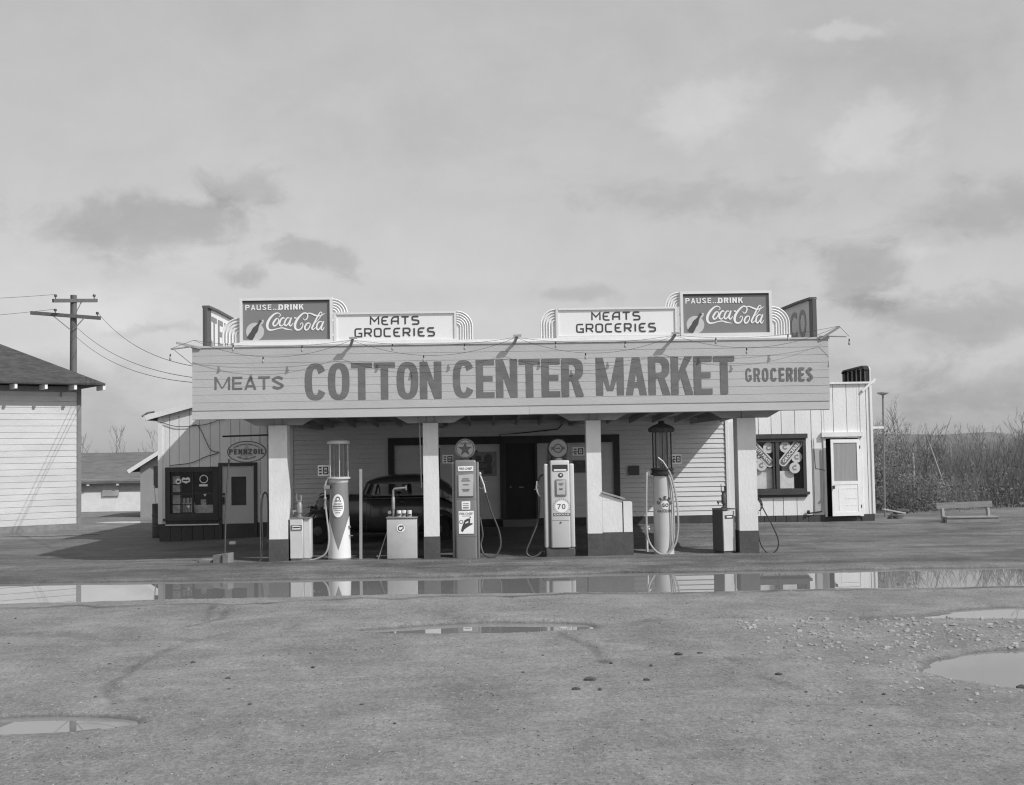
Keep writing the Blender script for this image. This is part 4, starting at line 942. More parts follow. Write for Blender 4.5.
for (v, hw, nb, h) in [(1.325,.085,6,.02),(1.275,.105,8,.028),(1.235,.105,9,.015),(1.195,.075,7,.014),(1.145,.05,5,.015)]:
    for i in range(nb): u = -hw+2*hw*i/nb; bar(u, u+2*hw/nb*.72, v-h/2, v+h/2)
m_.build('decal_print', gm('decal_ink',.12,.5), de)
m_ = MB(); m_.tube(cr([(cx-.20,cy-.10,1.86),(cx-.27,cy-.12,1.72),(cx-.275,cy-.13,1.40),(cx-.24,cy-.16,1.05),(cx-.20,cy-.20,.75),(cx-.20,cy-.22,.50),(cx-.27,cy-.22,.30),(cx-.45,cy-.2,.20),(cx-.62,cy-.18,.17)],6), .019, 7); m_.build('hose', HOSEW, p1)
m_ = MB(); m_.tube([(cx-.265,cy-.14,1.47),(cx-.28,cy-.15,1.22)],.024,8); m_.box(cx-.30,cx-.17,cy-.15,cy-.08,1.64,1.71); m_.lathe([(.02,0),(.03,.02),(.03,.05),(.015,.07)],(cx-.275,cy-.15,1.40),10); m_.build('nozzle', GALV, p1)
m_ = MB(); m_.box(cx+.20,cx+.245,cy-.1,cy-.04,.82,.86); m_.tube([(cx+.2,cy-.08,.66),(cx+.29,cy-.09,.655)],.012,6); m_.build('fitting', GALV, p1)
# 2: dark cabinet pump with a star globe
cx, cy = -.425, 25.25; zb = .12
p2 = thing('cabinet_pump', (cx,cy,zb), 'dark cabinet gas pump topped by a star globe', 'gas pump')
m_ = MB(); m_.rbox(-.655,-.205,25.02,25.46,zb,2.19,.045,3); m_.rbox(-.715,-.657,25.08,25.42,zb,2.15,.02,2); m_.rbox(-.203,-.150,25.08,25.42,zb,2.15,.02,2); m_.build('body', P_DGREY, p2)
def globe(root, cx, cz, cy, r, facem, rimm):
    m_ = MB(); m_.lathe([(r*.55,-.10),(r*.93,-.085),(r,-.05),(r,.05),(r*.93,.085),(r*.55,.10)], (cx,cy,cz), 40, 'y'); g_ = m_.build('globe', rimm, root)
    m_ = MB(); m_.lathe([(0,-.106),(r*.5,-.104),(r*.86,-.092),(r*.87,-.088)], (cx,cy,cz), 40, 'y'); f_ = m_.build('globe_face', facem, g_)
    return g_, f_
gf = gm('globe_milk_glass',.42,.25,.05,4); 
g_, f_ = globe(p2, cx-.005, 2.425, 25.24, .215, gf, gf)
m_ = MB(); y = 25.24-.112
star = [(cx-.005+(.155 if i%2 == 0 else .062)*math.sin(PI*i/5), 2.415+(.155 if i%2 == 0 else .062)*math.cos(PI*i/5)) for i in range(10)]
m_.add([(cx-.005,y,2.415)]+[(a,y,b) for a,b in star], [(0,1+i,1+(i+1)%10) for i in range(10)]); m_.stroke(ell(cx-.005,2.425,.185,.185,40), .014, y, 0, True)
text_fit(m_, 'TEXACO', cx-.125, cx+.115, 2.515, 2.555, front(y-.0006), .02); m_.build('star_print', gm('globe_ink',.12,.4), g_)
m_ = MB(); m_.lathe([(.09,2.19),(.075,2.215),(.08,2.235)], (cx-.005,25.24,0), 20); m_.build('globe_base', P_DGREY, p2)
def plate(root, nm, mat, x0,x1,z0,z1,y, d=.012, parent=None): m_ = MB(); m_.rbox(x0,x1,y-d,y+.004,z0,z1,.004,1); return m_.build(nm, mat, parent or root)
y = 25.02
pl1 = plate(p2,'name_plate',PAPER,-.585,-.265,1.955,2.06,y); m_ = MB(); text_fit(m_,'FIRE-CHIEF',-.56,-.29,1.985,2.035,front(y-.014),.02,1,.2); m_.build('lettering', INK, pl1)
m_ = MB(); m_.rbox(-.595,-.255,y-.02,y+.004,1.42,1.90,.012,1); bz = m_.build('dial_frame', GALV, p2)
m_ = MB(); m_.rbox(-.575,-.275,y-.028,y-.019,1.44,1.88,.004,1); dl = m_.build('dial', DIAL, bz)
m_ = MB()
for z, w_ in ((1.80,.07),(1.76,.09),(1.68,.06),(1.58,.08),(1.55,.06)): m_.box(-.425-w_,-.425+w_,y-.0305,y-.0285,z-.014,z+.010)
m_.build('dial_print', gm('dial_ink',.16,.4), dl)
pl2 = plate(p2,'price_plate',PAPER,-.52,-.34,1.16,1.33,y); m_ = MB()
for z in (1.285,1.245): m_.box(-.49,-.37,y-.0135,y-.012,z-.008,z+.008)
m_.box(-.49,-.37,y-.0135,y-.012,1.185,1.215); m_.build('lettering', gm('plate_ink',.2,.5), pl2)
pl3 = plate(p2,'poster',PAPER,-.585,-.27,.66,1.13,y); m_ = MB(); text_fit(m_,'FIRE-CHIEF',-.565,-.29,1.055,1.10,front(y-.0135),.012); text_fit(m_,'GASOLINE',-.51,-.34,1.02,1.04,front(y-.0135),.01)
m_.flat([(-.54,.72),(-.50,.70),(-.47,.75),(-.40,.80),(-.29,.86),(-.30,.88),(-.35,.88),(-.34,.97),(-.39,.98),(-.46,.945),(-.49,.87),(-.52,.80)], y-.0135); m_.stroke(ell(-.53,.91,.035,.035,16),.012,y-.0135,0,True); m_.stroke([(-.36,.985),(-.33,1.01)],.02,y-.0135); pr_ = m_.build('lettering', INK, pl3)
m_ = MB(); m_.flat([(-.44,.90),(-.38,.925),(-.385,.895),(-.445,.872)], y-.0148); m_.build('helmet_band', PAPER, pl3)
hx = -.15
m_ = MB(); m_.tube(cr([(hx+.01,25.3,.98),(hx+.06,25.24,.62),(hx+.02,25.2,.42),(hx+.07,25.12,.24),(hx+.19,25.08,.165),(hx+.33,25.10,.20),(hx+.43,25.14,.40),(hx+.40,25.18,.70),(hx+.25,25.2,1.10),(hx+.15,25.2,1.45),(hx+.11,25.2,1.60)],7), .019, 7); m_.build('hose', HOSE, p2)
m_ = MB(); m_.tube([(hx+.0,25.2,1.93),(hx+.05,25.2,1.80),(hx+.10,25.2,1.66),(hx+.13,25.2,1.50)],.024,7); m_.tube([(hx+.06,25.19,1.74),(hx+.17,25.19,1.73)],.010,5); m_.tube([(hx+.02,25.19,1.59),(hx+.15,25.19,1.60)],.012,5); m_.lathe([(.035,0),(.04,.03),(.03,.07)],(hx+.02,25.2,1.86),10); m_.build('nozzle', CHROME, p2)
m_ = MB(); m_.lathe([(.07,-.05),(.09,-.02),(.09,.02),(.07,.05)],(hx+.06,25.38,2.06),18,'y'); m_.tube([(hx,25.35,1.0),(hx+.01,25.35,1.95)],.014,6); m_.build('hose_bracket', BLACKM, p2)
m_ = MB(); m_.box(-.64,-.22,25.0175,25.0205,.60,.606); m_.box(-.64,-.22,25.0175,25.0205,1.375,1.381); islands(m_, 'panel_seam', gm('seam_shadow',.10,.5), p2)
# 3: pale cabinet pump with stepped shoulders
cx, cy = 1.53, 25.25; zb = .13
p3 = thing('cabinet_pump', (cx,cy,zb), 'pale cabinet gas pump numbered 70 with a dark-rimmed globe', 'gas pump')
m_ = MB(); m_.rbox(1.335,1.735,25.0,25.46,.33,2.15,.03,3); m_.rbox(1.205,1.295,25.06,25.42,.33,2.08,.03,3); m_.rbox(1.738,1.835,25.06,25.42,.33,2.08,.03,3); m_.build('body', P_LIGHT, p3)
m_ = MB(); m_.box(1.297,1.333,25.08,25.40,.33,2.05); m_.build('side_channel', gm('pump_channel',.16,.5), p3)
m_ = MB(); m_.rbox(1.22,1.83,25.03,25.43,zb,.328,.02,1); m_.build('plinth', PIL_D, p3)
g_, f_ = globe(p3, 1.515, 2.40, 25.24, .215, gm('globe_face_grey',.26,.3), gm('globe_rim',.07,.4))
y = 25.24-.113
m_ = MB(); m_.stroke(ell(1.515,2.40,.085,.085,30),.022,y,0,True); m_.box(1.375,1.43,y-.0016,y-.0006,2.375,2.43); m_.box(1.60,1.655,y-.0016,y-.0006,2.375,2.43); m_.box(1.47,1.56,y-.0016,y-.0006,2.385,2.415); m_.build('globe_print', gm('globe_dark_ink',.09,.4), g_)
m_ = MB(); m_.lathe([(.10,2.15),(.08,2.17),(.07,2.195)], (1.53,25.24,0), 20); m_.build('globe_base', P_LIGHT, p3)
y = 25.0
m_ = MB(); m_.rbox(1.38,1.70,y-.012,y+.004,1.93,2.06,.006,1); gw = m_.build('gauge_window', gm('gauge_glass',.05,.2), p3); m_ = MB(); m_.box(1.41,1.67,y-.016,y-.0125,1.935,1.965); m_.build('gauge_scale', PAPER, gw)
m_ = MB(); m_.flat(ell(1.55,1.84,.055,.05,20),y-.004); em = m_.build('emblem', gm('emblem_dark',.07,.4), p3); m_ = MB(); m_.flat([(1.53,1.85),(1.57,1.87),(1.575,1.84),(1.545,1.825)],y-.0052); m_.build('emblem_print', PAPER, em)
m_ = MB(); m_.rbox(1.435,1.665,y-.02,y+.004,1.405,1.755,.02,2); bz = m_.build('dial_frame', GALV, p3); m_ = MB(); m_.rbox(1.46,1.64,y-.028,y-.019,1.435,1.725,.006,1); dl = m_.build('dial', DIAL, bz)
m_ = MB()
for z, w_ in ((1.665,.05),(1.64,.03),(1.56,.04),(1.545,.03)): m_.box(1.55-w_,1.55+w_,y-.0305,y-.0285,z-.010,z+.008)
m_.build('dial_print', gm('dial_ink_dark',.12,.4), dl)
m_ = MB(); m_.flat(ell(1.56,1.19,.135,.125,36),y-.003); dc = m_.build('decal', PAPER, p3)
m_ = MB(); text_fit(m_,'70',1.47,1.64,1.135,1.245,front(y-.005),.012,1.15)
m_.build('lettering', gm('decal_text_ink',.10,.4), dc); m_ = MB()
for i in range(15):
    a = R(200-220*i/14); m_.add([(1.56+.175*math.cos(a)-.008,y-.003,1.185+.165*math.sin(a)-.008),(1.56+.175*math.cos(a)+.008,y-.003,1.185+.165*math.sin(a)-.008),(1.56+.175*math.cos(a)+.008,y-.003,1.185+.165*math.sin(a)+.008),(1.56+.175*math.cos(a)-.008,y-.003,1.185+.165*math.sin(a)+.008)],[(0,1,2,3)])
m_.build('decal_ring', MATS['decal_text_ink'], dc)
m_ = MB(); m_.box(1.385,1.735,y-.006,y+.001,1.0,1.055); bn_ = m_.build('banner', gm('decal_banner',.09,.4), p3); m_ = MB(); text_fit(m_,'GASOLINE',1.40,1.72,1.010,1.045,front(y-.008),.012); m_.build('lettering', PAPER, bn_)
hx = 1.20
m_ = MB(); m_.tube(cr([(hx+.02,25.3,1.86),(hx-.06,25.24,1.82),(hx-.14,25.2,1.66)],6),.019,7); m_.tube(cr([(hx-.09,25.2,1.40),(hx-.10,25.2,1.1),(hx-.14,25.2,.85),(hx-.28,25.15,.52),(hx-.38,25.12,.28),(hx-.34,25.1,.18),(hx-.22,25.1,.155),(hx-.08,25.15,.24),(hx-.02,25.25,.36)],7),.019,7); m_.build('hose', HOSE, p3)
m_ = MB(); m_.tube([(hx-.13,25.2,1.72),(hx-.15,25.2,1.58),(hx-.13,25.2,1.50),(hx-.08,25.2,1.40)],.022,7); m_.tube([(hx-.20,25.19,1.545),(hx-.10,25.19,1.565)],.012,5); m_.tube([(hx-.15,25.19,1.64),(hx-.09,25.19,1.62)],.010,5); m_.build('nozzle', CHROME, p3)
m_ = MB(); m_.box(1.36,1.71,24.9975,25.0005,.90,.906); m_.lathe([(.018,-.012),(.02,0)],(1.535,25.0,.86),10,'y'); islands(m_, 'panel_seam', MATS['seam_shadow'], p3)
# 4: glass-topped pump with a scalloped crown
cx, cy = 3.715, 25.27; zb = .13
p4 = thing('visible_pump', (cx,cy,zb), 'pale glass-topped gas pump with a dark crown cap and a long looped hose', 'gas pump')
rf4 = lambda z: .20+.01*(1.8-z)/1.6
m_ = MB(); m_.lathe([(.212,.0),(.212,.02)]+[(rf4(z),z-zb) for z in (.16,.6,1.0,1.4,1.78)]+[(.17,1.80-zb)], (cx,cy,zb), 40); m_.build('body', P_LIGHT2, p4)
m_ = MB(); m_.lathe([(.20,1.80),(.245,1.815),(.245,1.86),(.225,1.875),(.225,1.90),(.245,1.91),(.245,1.94),(.19,1.95)], (cx,cy,0), 40); m_.build('collar', BLACKM, p4)
m_ = MB(); m_.lathe([(.165,1.95),(.165,2.70)], (cx,cy,0), 32); m_.build('glass_cylinder', GLASSC, p4)
m_ = MB()
for k in range(5): a = R(k*72+25); m_.tube([(cx+.20*math.sin(a),cy-.20*math.cos(a),1.94),(cx+.20*math.sin(a),cy-.20*math.cos(a),2.70)],.016,6)
islands(m_, 'guard_rod', BLACKM, p4)
m_ = MB(); m_.tube([(cx+.06,cy,1.95),(cx+.06,cy,2.70)],.022,7); m_.tube([(cx-.02,cy+.05,1.95),(cx-.02,cy+.05,2.70)],.03,7); m_.box(cx-.09,cx-.05,cy-.01,cy,1.98,2.68); m_.build('gauge', GALV, p4)
m_ = MB(); m_.lathe([(.17,2.70),(.25,2.705),(.262,2.73),(.262,2.79),(.235,2.82),(.15,2.86),(.08,2.885),(.06,2.91),(.075,2.93),(.04,2.945),(0,2.95)], (cx,cy,0), 40)
for k in range(12): a = 2*PI*k/12; m_.lathe([(.0,-.05),(.03,-.03),(.035,.02),(.0,.05)], (cx+.25*math.cos(a),cy+.25*math.sin(a),2.755), 8)
m_.build('cap', gm('crown_cap_paint',.05,.55,.2,5), p4)
wq = wrap(cx,cy,.205,.006)
m_ = MB(); th = [2*PI*i/30 for i in range(30)]; ring = [(.01+.085*math.cos(a), 1.18+.085*math.sin(a)) for a in th]
m_.add([wq(.01,1.18)]+[wq(*p) for p in ring], [(0,1+i,1+(i+1)%30) for i in range(30)], True); dc = m_.build('decal', P_WHITE, p4)
m_ = MB(); wq2 = wrap(cx,cy,.205,.010); text_fit(m_,'GO',-.06,.085,1.14,1.215,wq2,.03,1.1)
for i, c in enumerate('GREEN'):
    a = R(158-136*i/4); px_, pz_ = .01+.15*math.cos(a), 1.165+.165*math.sin(a); rot = a-PI/2
    vs, fs = text_geo(c, .03); mx = max(v[0] for v in vs); my = max(v[1] for v in vs)
    m_.add([wq2(px_+((v[0]/mx-.5)*.065*math.cos(rot)-(v[1]/my-.5)*.075*math.sin(rot)), pz_+((v[0]/mx-.5)*.065*math.sin(rot)+(v[1]/my-.5)*.075*math.cos(rot))) for v in vs], fs)
text_fit(m_,'GASOLINE',-.155,.165,1.03,1.085,wq2,.012); m_.build('lettering', INK, dc)
m_ = MB(); m_.tube(cr([(cx-.22,cy-.05,1.86),(cx-.33,cy-.1,1.86),(cx-.355,cy-.16,1.75),(cx-.38,cy-.2,1.2),(cx-.38,cy-.22,.60),(cx-.31,cy-.24,.36),(cx-.17,cy-.26,.20),(cx-.02,cy-.28,.155),(cx+.13,cy-.26,.26),(cx+.23,cy-.24,.46),(cx+.275,cy-.22,.80),(cx+.25,cy-.2,1.3),(cx+.16,cy-.2,1.75),(cx+.05,cy-.21,1.98),(cx-.07,cy-.22,2.13)],7),.021,7)
m_.tube(cr([(cx+.08,cy-.20,1.86),(cx+.145,cy-.22,1.62),(cx+.18,cy-.23,1.3),(cx+.19,cy-.23,.8),(cx+.17,cy-.24,.45),(cx+.11,cy-.25,.27)],7),.018,7); m_.build('hose', HOSEW, p4)
m_ = MB(); m_.tube([(cx-.12,cy-.22,2.17),(cx-.02,cy-.22,2.09),(cx+.06,cy-.22,1.96)],.024,7); m_.box(cx-.34,cx-.28,cy-.12,cy-.04,1.80,1.89); m_.build('nozzle', GALV, p4)
# ------------------------------------------------------------------ oil dispensers
def pumptop(root, cx, cy, z, mat, s=1.0):
    m_ = MB(); m_.lathe([(.06,0),(.065,.02),(.035,.035),(.035,.09),(.055,.10),(.055,.28),(.04,.30),(.04,.33),(.05,.34),(.0,.36)], (cx,cy,z), 16); m_.tube([(cx+.03,cy,z+.34),(cx+.03,cy,z+.46)],.022,8); m_.tube([(cx-.05,cy,z+.14),(cx-.12,cy-.02,z+.13),(cx-.13,cy-.02,z+.08)],.016,6); m_.tube([(cx-.05,cy-.02,z+.33),(cx-.06,cy-.02,z+.50)],.010,5); m_.lathe([(.02,-.02),(.025,0),(.02,.02)],(cx-.13,cy-.02,z+.13),8); m_.build('hand_pump', mat, root)
o1 = thing('oil_dispenser', (-3.87,25.2,.15), 'narrow white oil dispenser with a small dark plate, next to the left pillar', 'oil dispenser', 'oil dispensers between the pillars')
m_ = MB(); m_.rbox(-4.075,-3.80,25.02,25.40,.21,1.035,.012,1); m_.rbox(-3.797,-3.655,25.05,25.40,.21,1.035,.012,1); m_.build('cabinet', CAB, o1)
m_ = MB(); m_.box(-4.06,-3.67,25.05,25.39,.10,.208); m_.build('plinth', GALV, o1); m_ = MB(); m_.box(-4.08,-3.65,25.01,25.41,1.037,1.05); m_.build('top', GALV, o1)
m_ = MB(); m_.box(-4.05,-3.83,25.005,25.019,.80,.90); lp = m_.build('name_plate', INK, o1); m_ = MB(); m_.stroke([(-4.03,.865),(-3.98,.88),(-3.90,.88),(-3.85,.865)],.018,25.003); m_.box(-4.03,-3.85,25.002,25.004,.815,.838); m_.build('plate_print', PAPER, lp)
pumptop(o1, -3.90, 25.22, 1.05, GALV)
o2 = thing('oil_dispenser', (-1.765,25.25,.15), 'wide pale steel oil dispenser box with a tall crank spout', 'oil dispenser', 'oil dispensers between the pillars')
m_ = MB(); m_.rbox(-2.075,-1.45,25.02,25.5,.17,1.0,.015,2); m_.build('cabinet', gm('oil_box_paint',.46,.5,.14,2.2,dirt=.2), o2)
m_ = MB(); m_.rbox(-2.09,-1.435,25.0,25.52,1.002,1.03,.008,1); m_.build('top', GALV, o2)
m_ = MB(); m_.box(-2.06,-1.465,25.04,25.48,.08,.168); m_.build('plinth', PIL_D, o2)
m_ = MB(); m_.flat(ell(-1.785,.80,.085,.085,24),25.014); em = m_.build('emblem', PAPER, o2); m_ = MB(); m_.stroke(arc(-1.785,.80,.05,60,300,12),.022,25.012); m_.stroke([(-1.80,.83),(-1.74,.85),(-1.73,.80),(-1.78,.76)],.02,25.012,1); m_.build('emblem_print', INK, em)
m_ = MB(); m_.tube([(-1.95,25.25,1.03),(-1.95,25.25,1.58),(-1.93,25.25,1.61),(-1.68,25.25,1.63)],.024,8); m_.tube([(-1.68,25.25,1.58),(-1.68,25.25,1.68)],.014,6); m_.lathe([(.035,0),(.035,.25),(.028,.26)],(-1.95,25.25,1.18),12); m_.lathe([(.03,-.02),(.04,0),(.03,.02)],(-2.03,25.2,1.12),10,'y'); m_.build('crank_spout', GALV, o2)
m_ = MB(); m_.tube([(-2.08,25.2,.72),(-2.27,25.1,.15)],.012,5); m_.tube([(-2.3,25.15,.22),(-2.0,25.2,.235)],.015,5); m_.build('pull_rod', GALV, o2)
o3 = thing('oil_dispenser', (4.98,25.2,.15), 'narrow two-tone oil dispenser with dark side, next to the right pillar', 'oil dispenser', 'oil dispensers between the pillars')
a3 = R(24)
def rot3(pts): return [(4.985+(p[0]-4.985)*math.cos(a3)-(p[1]-25.2)*math.sin(a3), 25.2+(p[0]-4.985)*math.sin(a3)+(p[1]-25.2)*math.cos(a3), p[2]) for p in pts]
def rb(nm, mat, *a, parent=None):
    m_ = MB(); m_.rbox(*a); m_.v = rot3(m_.v); return m_.build(nm, mat, parent or o3)
rb('cabinet', gm('grey_oil_cabinet',.50,.5,.1,3,dirt=.15), 4.84,5.13,25.03,25.40,.20,1.03,.008,1); rb('side_panel', gm('dark_cabinet_side',.09,.5), 4.825,4.838,25.04,25.40,.20,1.06,.002,1); rb('plinth', PIL_D, 4.85,5.12,25.05,25.39,.08,.198,.004,1)
lp = rb('name_plate', INK, 4.88,5.09,25.018,25.029,.88,.95,.002,1); rb('plate_print', PAPER, 4.92,5.05,25.014,25.0175,.90,.925,.001,1, parent=lp)
rb('top', PIL_D, 4.82,5.14,25.02,25.41,1.062,1.085,.004,1)
pumptop(o3, 4.99, 25.2, 1.085, gm('dark_hand_pump',.08,.5,.2,4))
for i, (x, dy, lab) in enumerate([(-1.83,0,'left tin'),(-1.73,.03,'middle tin'),(-1.61,0,'right tin')]):
    m_ = MB(); m_.lathe([(.045,0),(.048,.004),(.048,.125),(.045,.13),(.0,.129)], (x,25.2+dy,1.031), 18)
    r_ = thing('oil_tin', (x,25.2+dy,1.031), lab+' of three small oil tins on the wide oil dispenser', 'tin', 'oil tins on the wide dispenser')
    m_.build('tin_body', CAN, r_); m_ = MB(); cylpatch(m_, x, 25.2+dy, lambda z: .048, -50, 50, lambda t: 1.05, lambda t: 1.10 if i < 2 else 1.085, 10, 1, .0015); m_.build('tin_label', INK, r_)
# ------------------------------------------------------------------ posts, hoses, tap
m_ = MB(); m_.obox((-2.63,25.15,.05),(-2.612,25.15,2.04),.055,.055); solo(m_, 'post', WOODL, 'thin upright grey post between the dark glass-topped pump and the wide oil box', 'post')
av = thing('air_hose', (-4.63,25.15,.15), 'looped air hose on thin pipes left of the first pillar', 'hose')
m_ = MB(); m_.tube([(-4.70,25.15,.10),(-4.70,25.15,1.55),(-4.60,25.15,1.56)],.014,6); m_.tube([(-4.555,25.2,.55),(-4.555,25.2,3.05)],.016,6); m_.build('pipe', GALV, av)
m_ = MB(); m_.tube(cr([(-4.56,25.12,.62),(-4.53,25.12,1.1),(-4.545,25.12,1.48),(-4.60,25.12,1.59),(-4.655,25.12,1.45),(-4.67,25.12,1.05),(-4.65,25.12,.6),(-4.68,25.1,.25),(-4.72,25.08,.15)],7),.017,6); m_.build('hose', HOSE, av)
wh = thing('water_hose', (5.85,25.3,.14), 'thin dark hose hanging in a loop from the right pillar', 'hose')
m_ = MB(); m_.tube(cr([(5.70,25.2,.95),(5.675,25.2,1.22),(5.70,25.18,1.30),(5.75,25.18,1.26),(5.79,25.18,1.15),(5.76,25.18,1.05),(5.72,25.18,1.02)],6),.014,6); m_.tube(cr([(5.70,25.2,1.30),(5.83,25.18,1.02),(5.98,25.15,.72),(6.09,25.12,.42),(6.07,25.1,.24),(5.98,25.1,.145),(5.90,25.1,.13),(5.78,25.12,.22),(5.70,25.15,.45),(5.69,25.2,.9)],7),.013,6); m_.build('hose', RUB, wh)
m_ = MB(); m_.tube([(5.662,25.2,1.26),(5.72,25.2,1.29)],.018,6); m_.build('hook', GALV, wh)
wt = thing('water_tap', (3.40,25.75,.14), 'small white water tap low down behind the looped pump hose', 'tap')
m_ = MB(); m_.tube([(3.42,25.75,.1),(3.42,25.75,.52)],.026,7); m_.build('riser', P_WHITE, wt)
m_ = MB(); m_.tube(cr([(3.42,25.75,.50),(3.38,25.73,.58),(3.42,25.72,.66),(3.48,25.72,.63)],5),.024,7); m_.tube([(3.36,25.73,.70),(3.48,25.73,.70)],.014,6); m_.build('spout', P_WHITE, wt)
st_ = thing('stand_pole', (-5.43,24.95,.10), 'thin dark pole leaning up from a small wooden box in front of the left doorway', 'pole')
m_ = MB(); m_.tube([(-5.405,24.95,.15),(-5.385,25.0,1.3),(-5.335,25.1,2.29)],.019,6); m_.build('pole', gm('dark_pole',.07,.6,.2,4), st_)
m_ = MB(); ab = R(-14)
bx = MB(); bx.box(-.165,.165,-.13,.13,0,.28); bx.v = [(-5.43+v[0]*math.cos(ab)-v[1]*math.sin(ab), 24.95+v[0]*math.sin(ab)+v[1]*math.cos(ab), .07+v[2]+(v[0]*.12)) for v in bx.v]; bx.build('box', gm('rough_box_wood',.22,.85,.25,4,.5,30,dirt=.25), st_)
m_ = MB(); m_.box(-5.44,-5.42,24.80,24.815,.10,.33); m_.build('cleat', BLACKM, st_)
m_ = MB(); m_.rbox(-5.98,-5.66,25.05,25.4,.10,.24,.03,1); solo(m_, 'box_shadow_block', CLAY, 'low grey block standing in for the shadow left of the wooden box', 'block')  # grey block added where the wooden box only casts its shadow
m_ = MB(); m_.rbox(-6.30,-6.14,29.6,29.72,.15,.27,.02,1); solo(m_, 'paper_scrap', PAPER, 'crumpled white scrap on the ground before the left doorway', 'litter')
# little price signs clamped to the pumps
def pricesign(root, x0, x1, z0, z1, xa, y=25.55):
    m_ = MB(); m_.box(x0,x1,y,y+.012,z0,z1); b_ = m_.build('price_sign', PAPER, root)
    w_ = x1-x0; h_ = z1-z0
    for i in range(3): m_ = MB(); m_.box(x0+.1*w_,x0+.34*w_,y-.0016,y-.0002,z0+h_*(.14+.27*i),z0+h_*(.30+.27*i)); m_.build('sign_print', INK, b_)
    m_ = MB(); m_.stroke([(x0+.50*w_,z0+.2*h_),(x0+.50*w_,z0+.8*h_),(x0+.86*w_,z0+.8*h_),(x0+.86*w_,z0+.2*h_)], .025, y-.0012, 0, True); m_.build('sign_print', INK, b_)
    m_ = MB(); m_.box(x0+.60*w_,x0+.76*w_,y-.0016,y-.0002,z0+.36*h_,z0+.64*h_); m_.build('sign_print', GALV, b_)
    m_ = MB(); m_.tube([((x0+x1)/2,y+.02,(z0+z1)/2),(xa,25.32,z0+.05)],.009,5); m_.build('sign_clamp', GALV, b_)
pricesign(p1, -3.56, -3.32, 1.90, 2.13, -3.2); pricesign(p2, -.92, -.69, 2.12, 2.30, -.6); pricesign(p3, 1.85, 2.10, 2.24, 2.42, 1.78); pricesign(p4, 3.96, 4.17, 2.03, 2.23, 3.9)
m_ = MB(); m_.box(3.74,4.03,WY-.057,WY-.045,1.68,1.93); solo(m_, 'wall_board', gm('dark_board',.10,.7), 'plain dark square board on the wall right of the storefront', 'board')
# ------------------------------------------------------------------ parked car under the canopy, seen from its side
CY = 29.45; gzc = .23
car = thing('parked_car', (-2.4, CY, gzc), 'black 1930s sedan parked under the canopy behind the glass-topped pump', 'car')
def loft(mb, secs, closed=True, caps=True):
    n = len(secs[0]); k = len(secs); vs = [p for s_ in secs for p in s_]; fs = []
    for i in range(k-1):
        for j in range(n if closed else n-1): fs.append((i*n+j, i*n+(j+1)%n, (i+1)*n+(j+1)%n, (i+1)*n+j))
    if caps: fs += [tuple(range(n-1,-1,-1)), tuple((k-1)*n+j for j in range(n))]
    mb.add(vs, fs, True)
def sup(x, w, z0, z1, e=3.2, n=28):
    o = []
    for i in range(n):
        a = 2*PI*i/n; c, s_ = math.cos(a), math.sin(a)
        o.append((x, CY+w*math.copysign(abs(c)**(2/e), c), (z0+z1)/2+(z1-z0)/2*math.copysign(abs(s_)**(2/e), s_)))
    return o
st = [(-4.10,.16,.66,1.26),(-4.06,.20,.62,1.34),(-3.9,.26,.58,1.385),(-3.5,.36,.55,1.39),(-3.05,.47,.5,1.39),(-2.9,.62,.46,1.38),(-2.7,.73,.44,1.365),(-2.0,.77,.44,1.36),(-1.5,.76,.44,1.355),(-1.15,.72,.46,1.34),(-.85,.62,.5,1.24),(-.62,.47,.56,1.06),(-.52,.30,.62,.9)]
m_ = MB(); loft(m_, [sup(*s_) for s_ in st]); m_.build('body', CARP, car)
m_ = MB(); m_.box(-3.0,-.75,CY-.775,CY-.755,1.285,1.30); m_.box(-1.93,-1.925,CY-.782,CY-.765,.52,1.30); m_.box(-2.86,-2.855,CY-.765,CY-.745,.52,1.30); m_.box(-2.05,-1.97,CY-.80,CY-.775,1.20,1.22); m_.build('body_moulding', gm('car_moulding',.10,.35,metal=.3), car)
# roof and rear quarter shell
rs = [(-2.86,.60,1.66,1.685),(-2.78,.63,1.64,1.74),(-2.6,.66,1.63,1.80),(-2.2,.68,1.63,1.855),(-1.7,.68,1.63,1.855),(-1.34,.67,1.63,1.82),(-1.30,.69,1.33,1.815),(-1.1,.66,1.30,1.73),(-.92,.60,1.22,1.60),(-.76,.50,1.12,1.42),(-.62,.38,.98,1.16)]
m_ = MB(); secs = []
for x, w, zl, zt in rs:
    s_ = []
    for i in range(17):
        a = PI*i/16; c = math.cos(a); sn = math.sin(a)
        s_.append((x, CY-w*math.copysign(abs(c)**.62, c), zl+(zt-zl)*abs(sn)**.55))
    secs.append(s_)
loft(m_, secs, False, False); m_.build('roof', CARP, car)
m_ = MB()
for sd in (-1, 1):
    yl = CY+sd*.735; yu = CY+sd*.665
    def pil(a0, a1, b0, b1): m_.add([(a0,yl,1.34),(a1,yl,1.34),(b1,yu,1.66),(b0,yu,1.66),(a0,yl-sd*.05,1.34),(a1,yl-sd*.05,1.34),(b1,yu-sd*.05,1.66),(b0,yu-sd*.05,1.66)], [(0,1,2,3),(7,6,5,4),(0,4,5,1),(1,5,6,2),(2,6,7,3),(3,7,4,0)])
    pil(-3.0,-2.93,-2.86,-2.80); pil(-2.80,-2.75,-2.70,-2.66); pil(-2.02,-1.86,-2.02,-1.88); pil(-1.36,-1.25,-1.38,-1.25)
islands(m_, 'window_post', CARP, car)
def quadpane(nm, pts): q = MB(); q.add(pts, [(0,1,2,3)]); q.build(nm, GLASS, car)
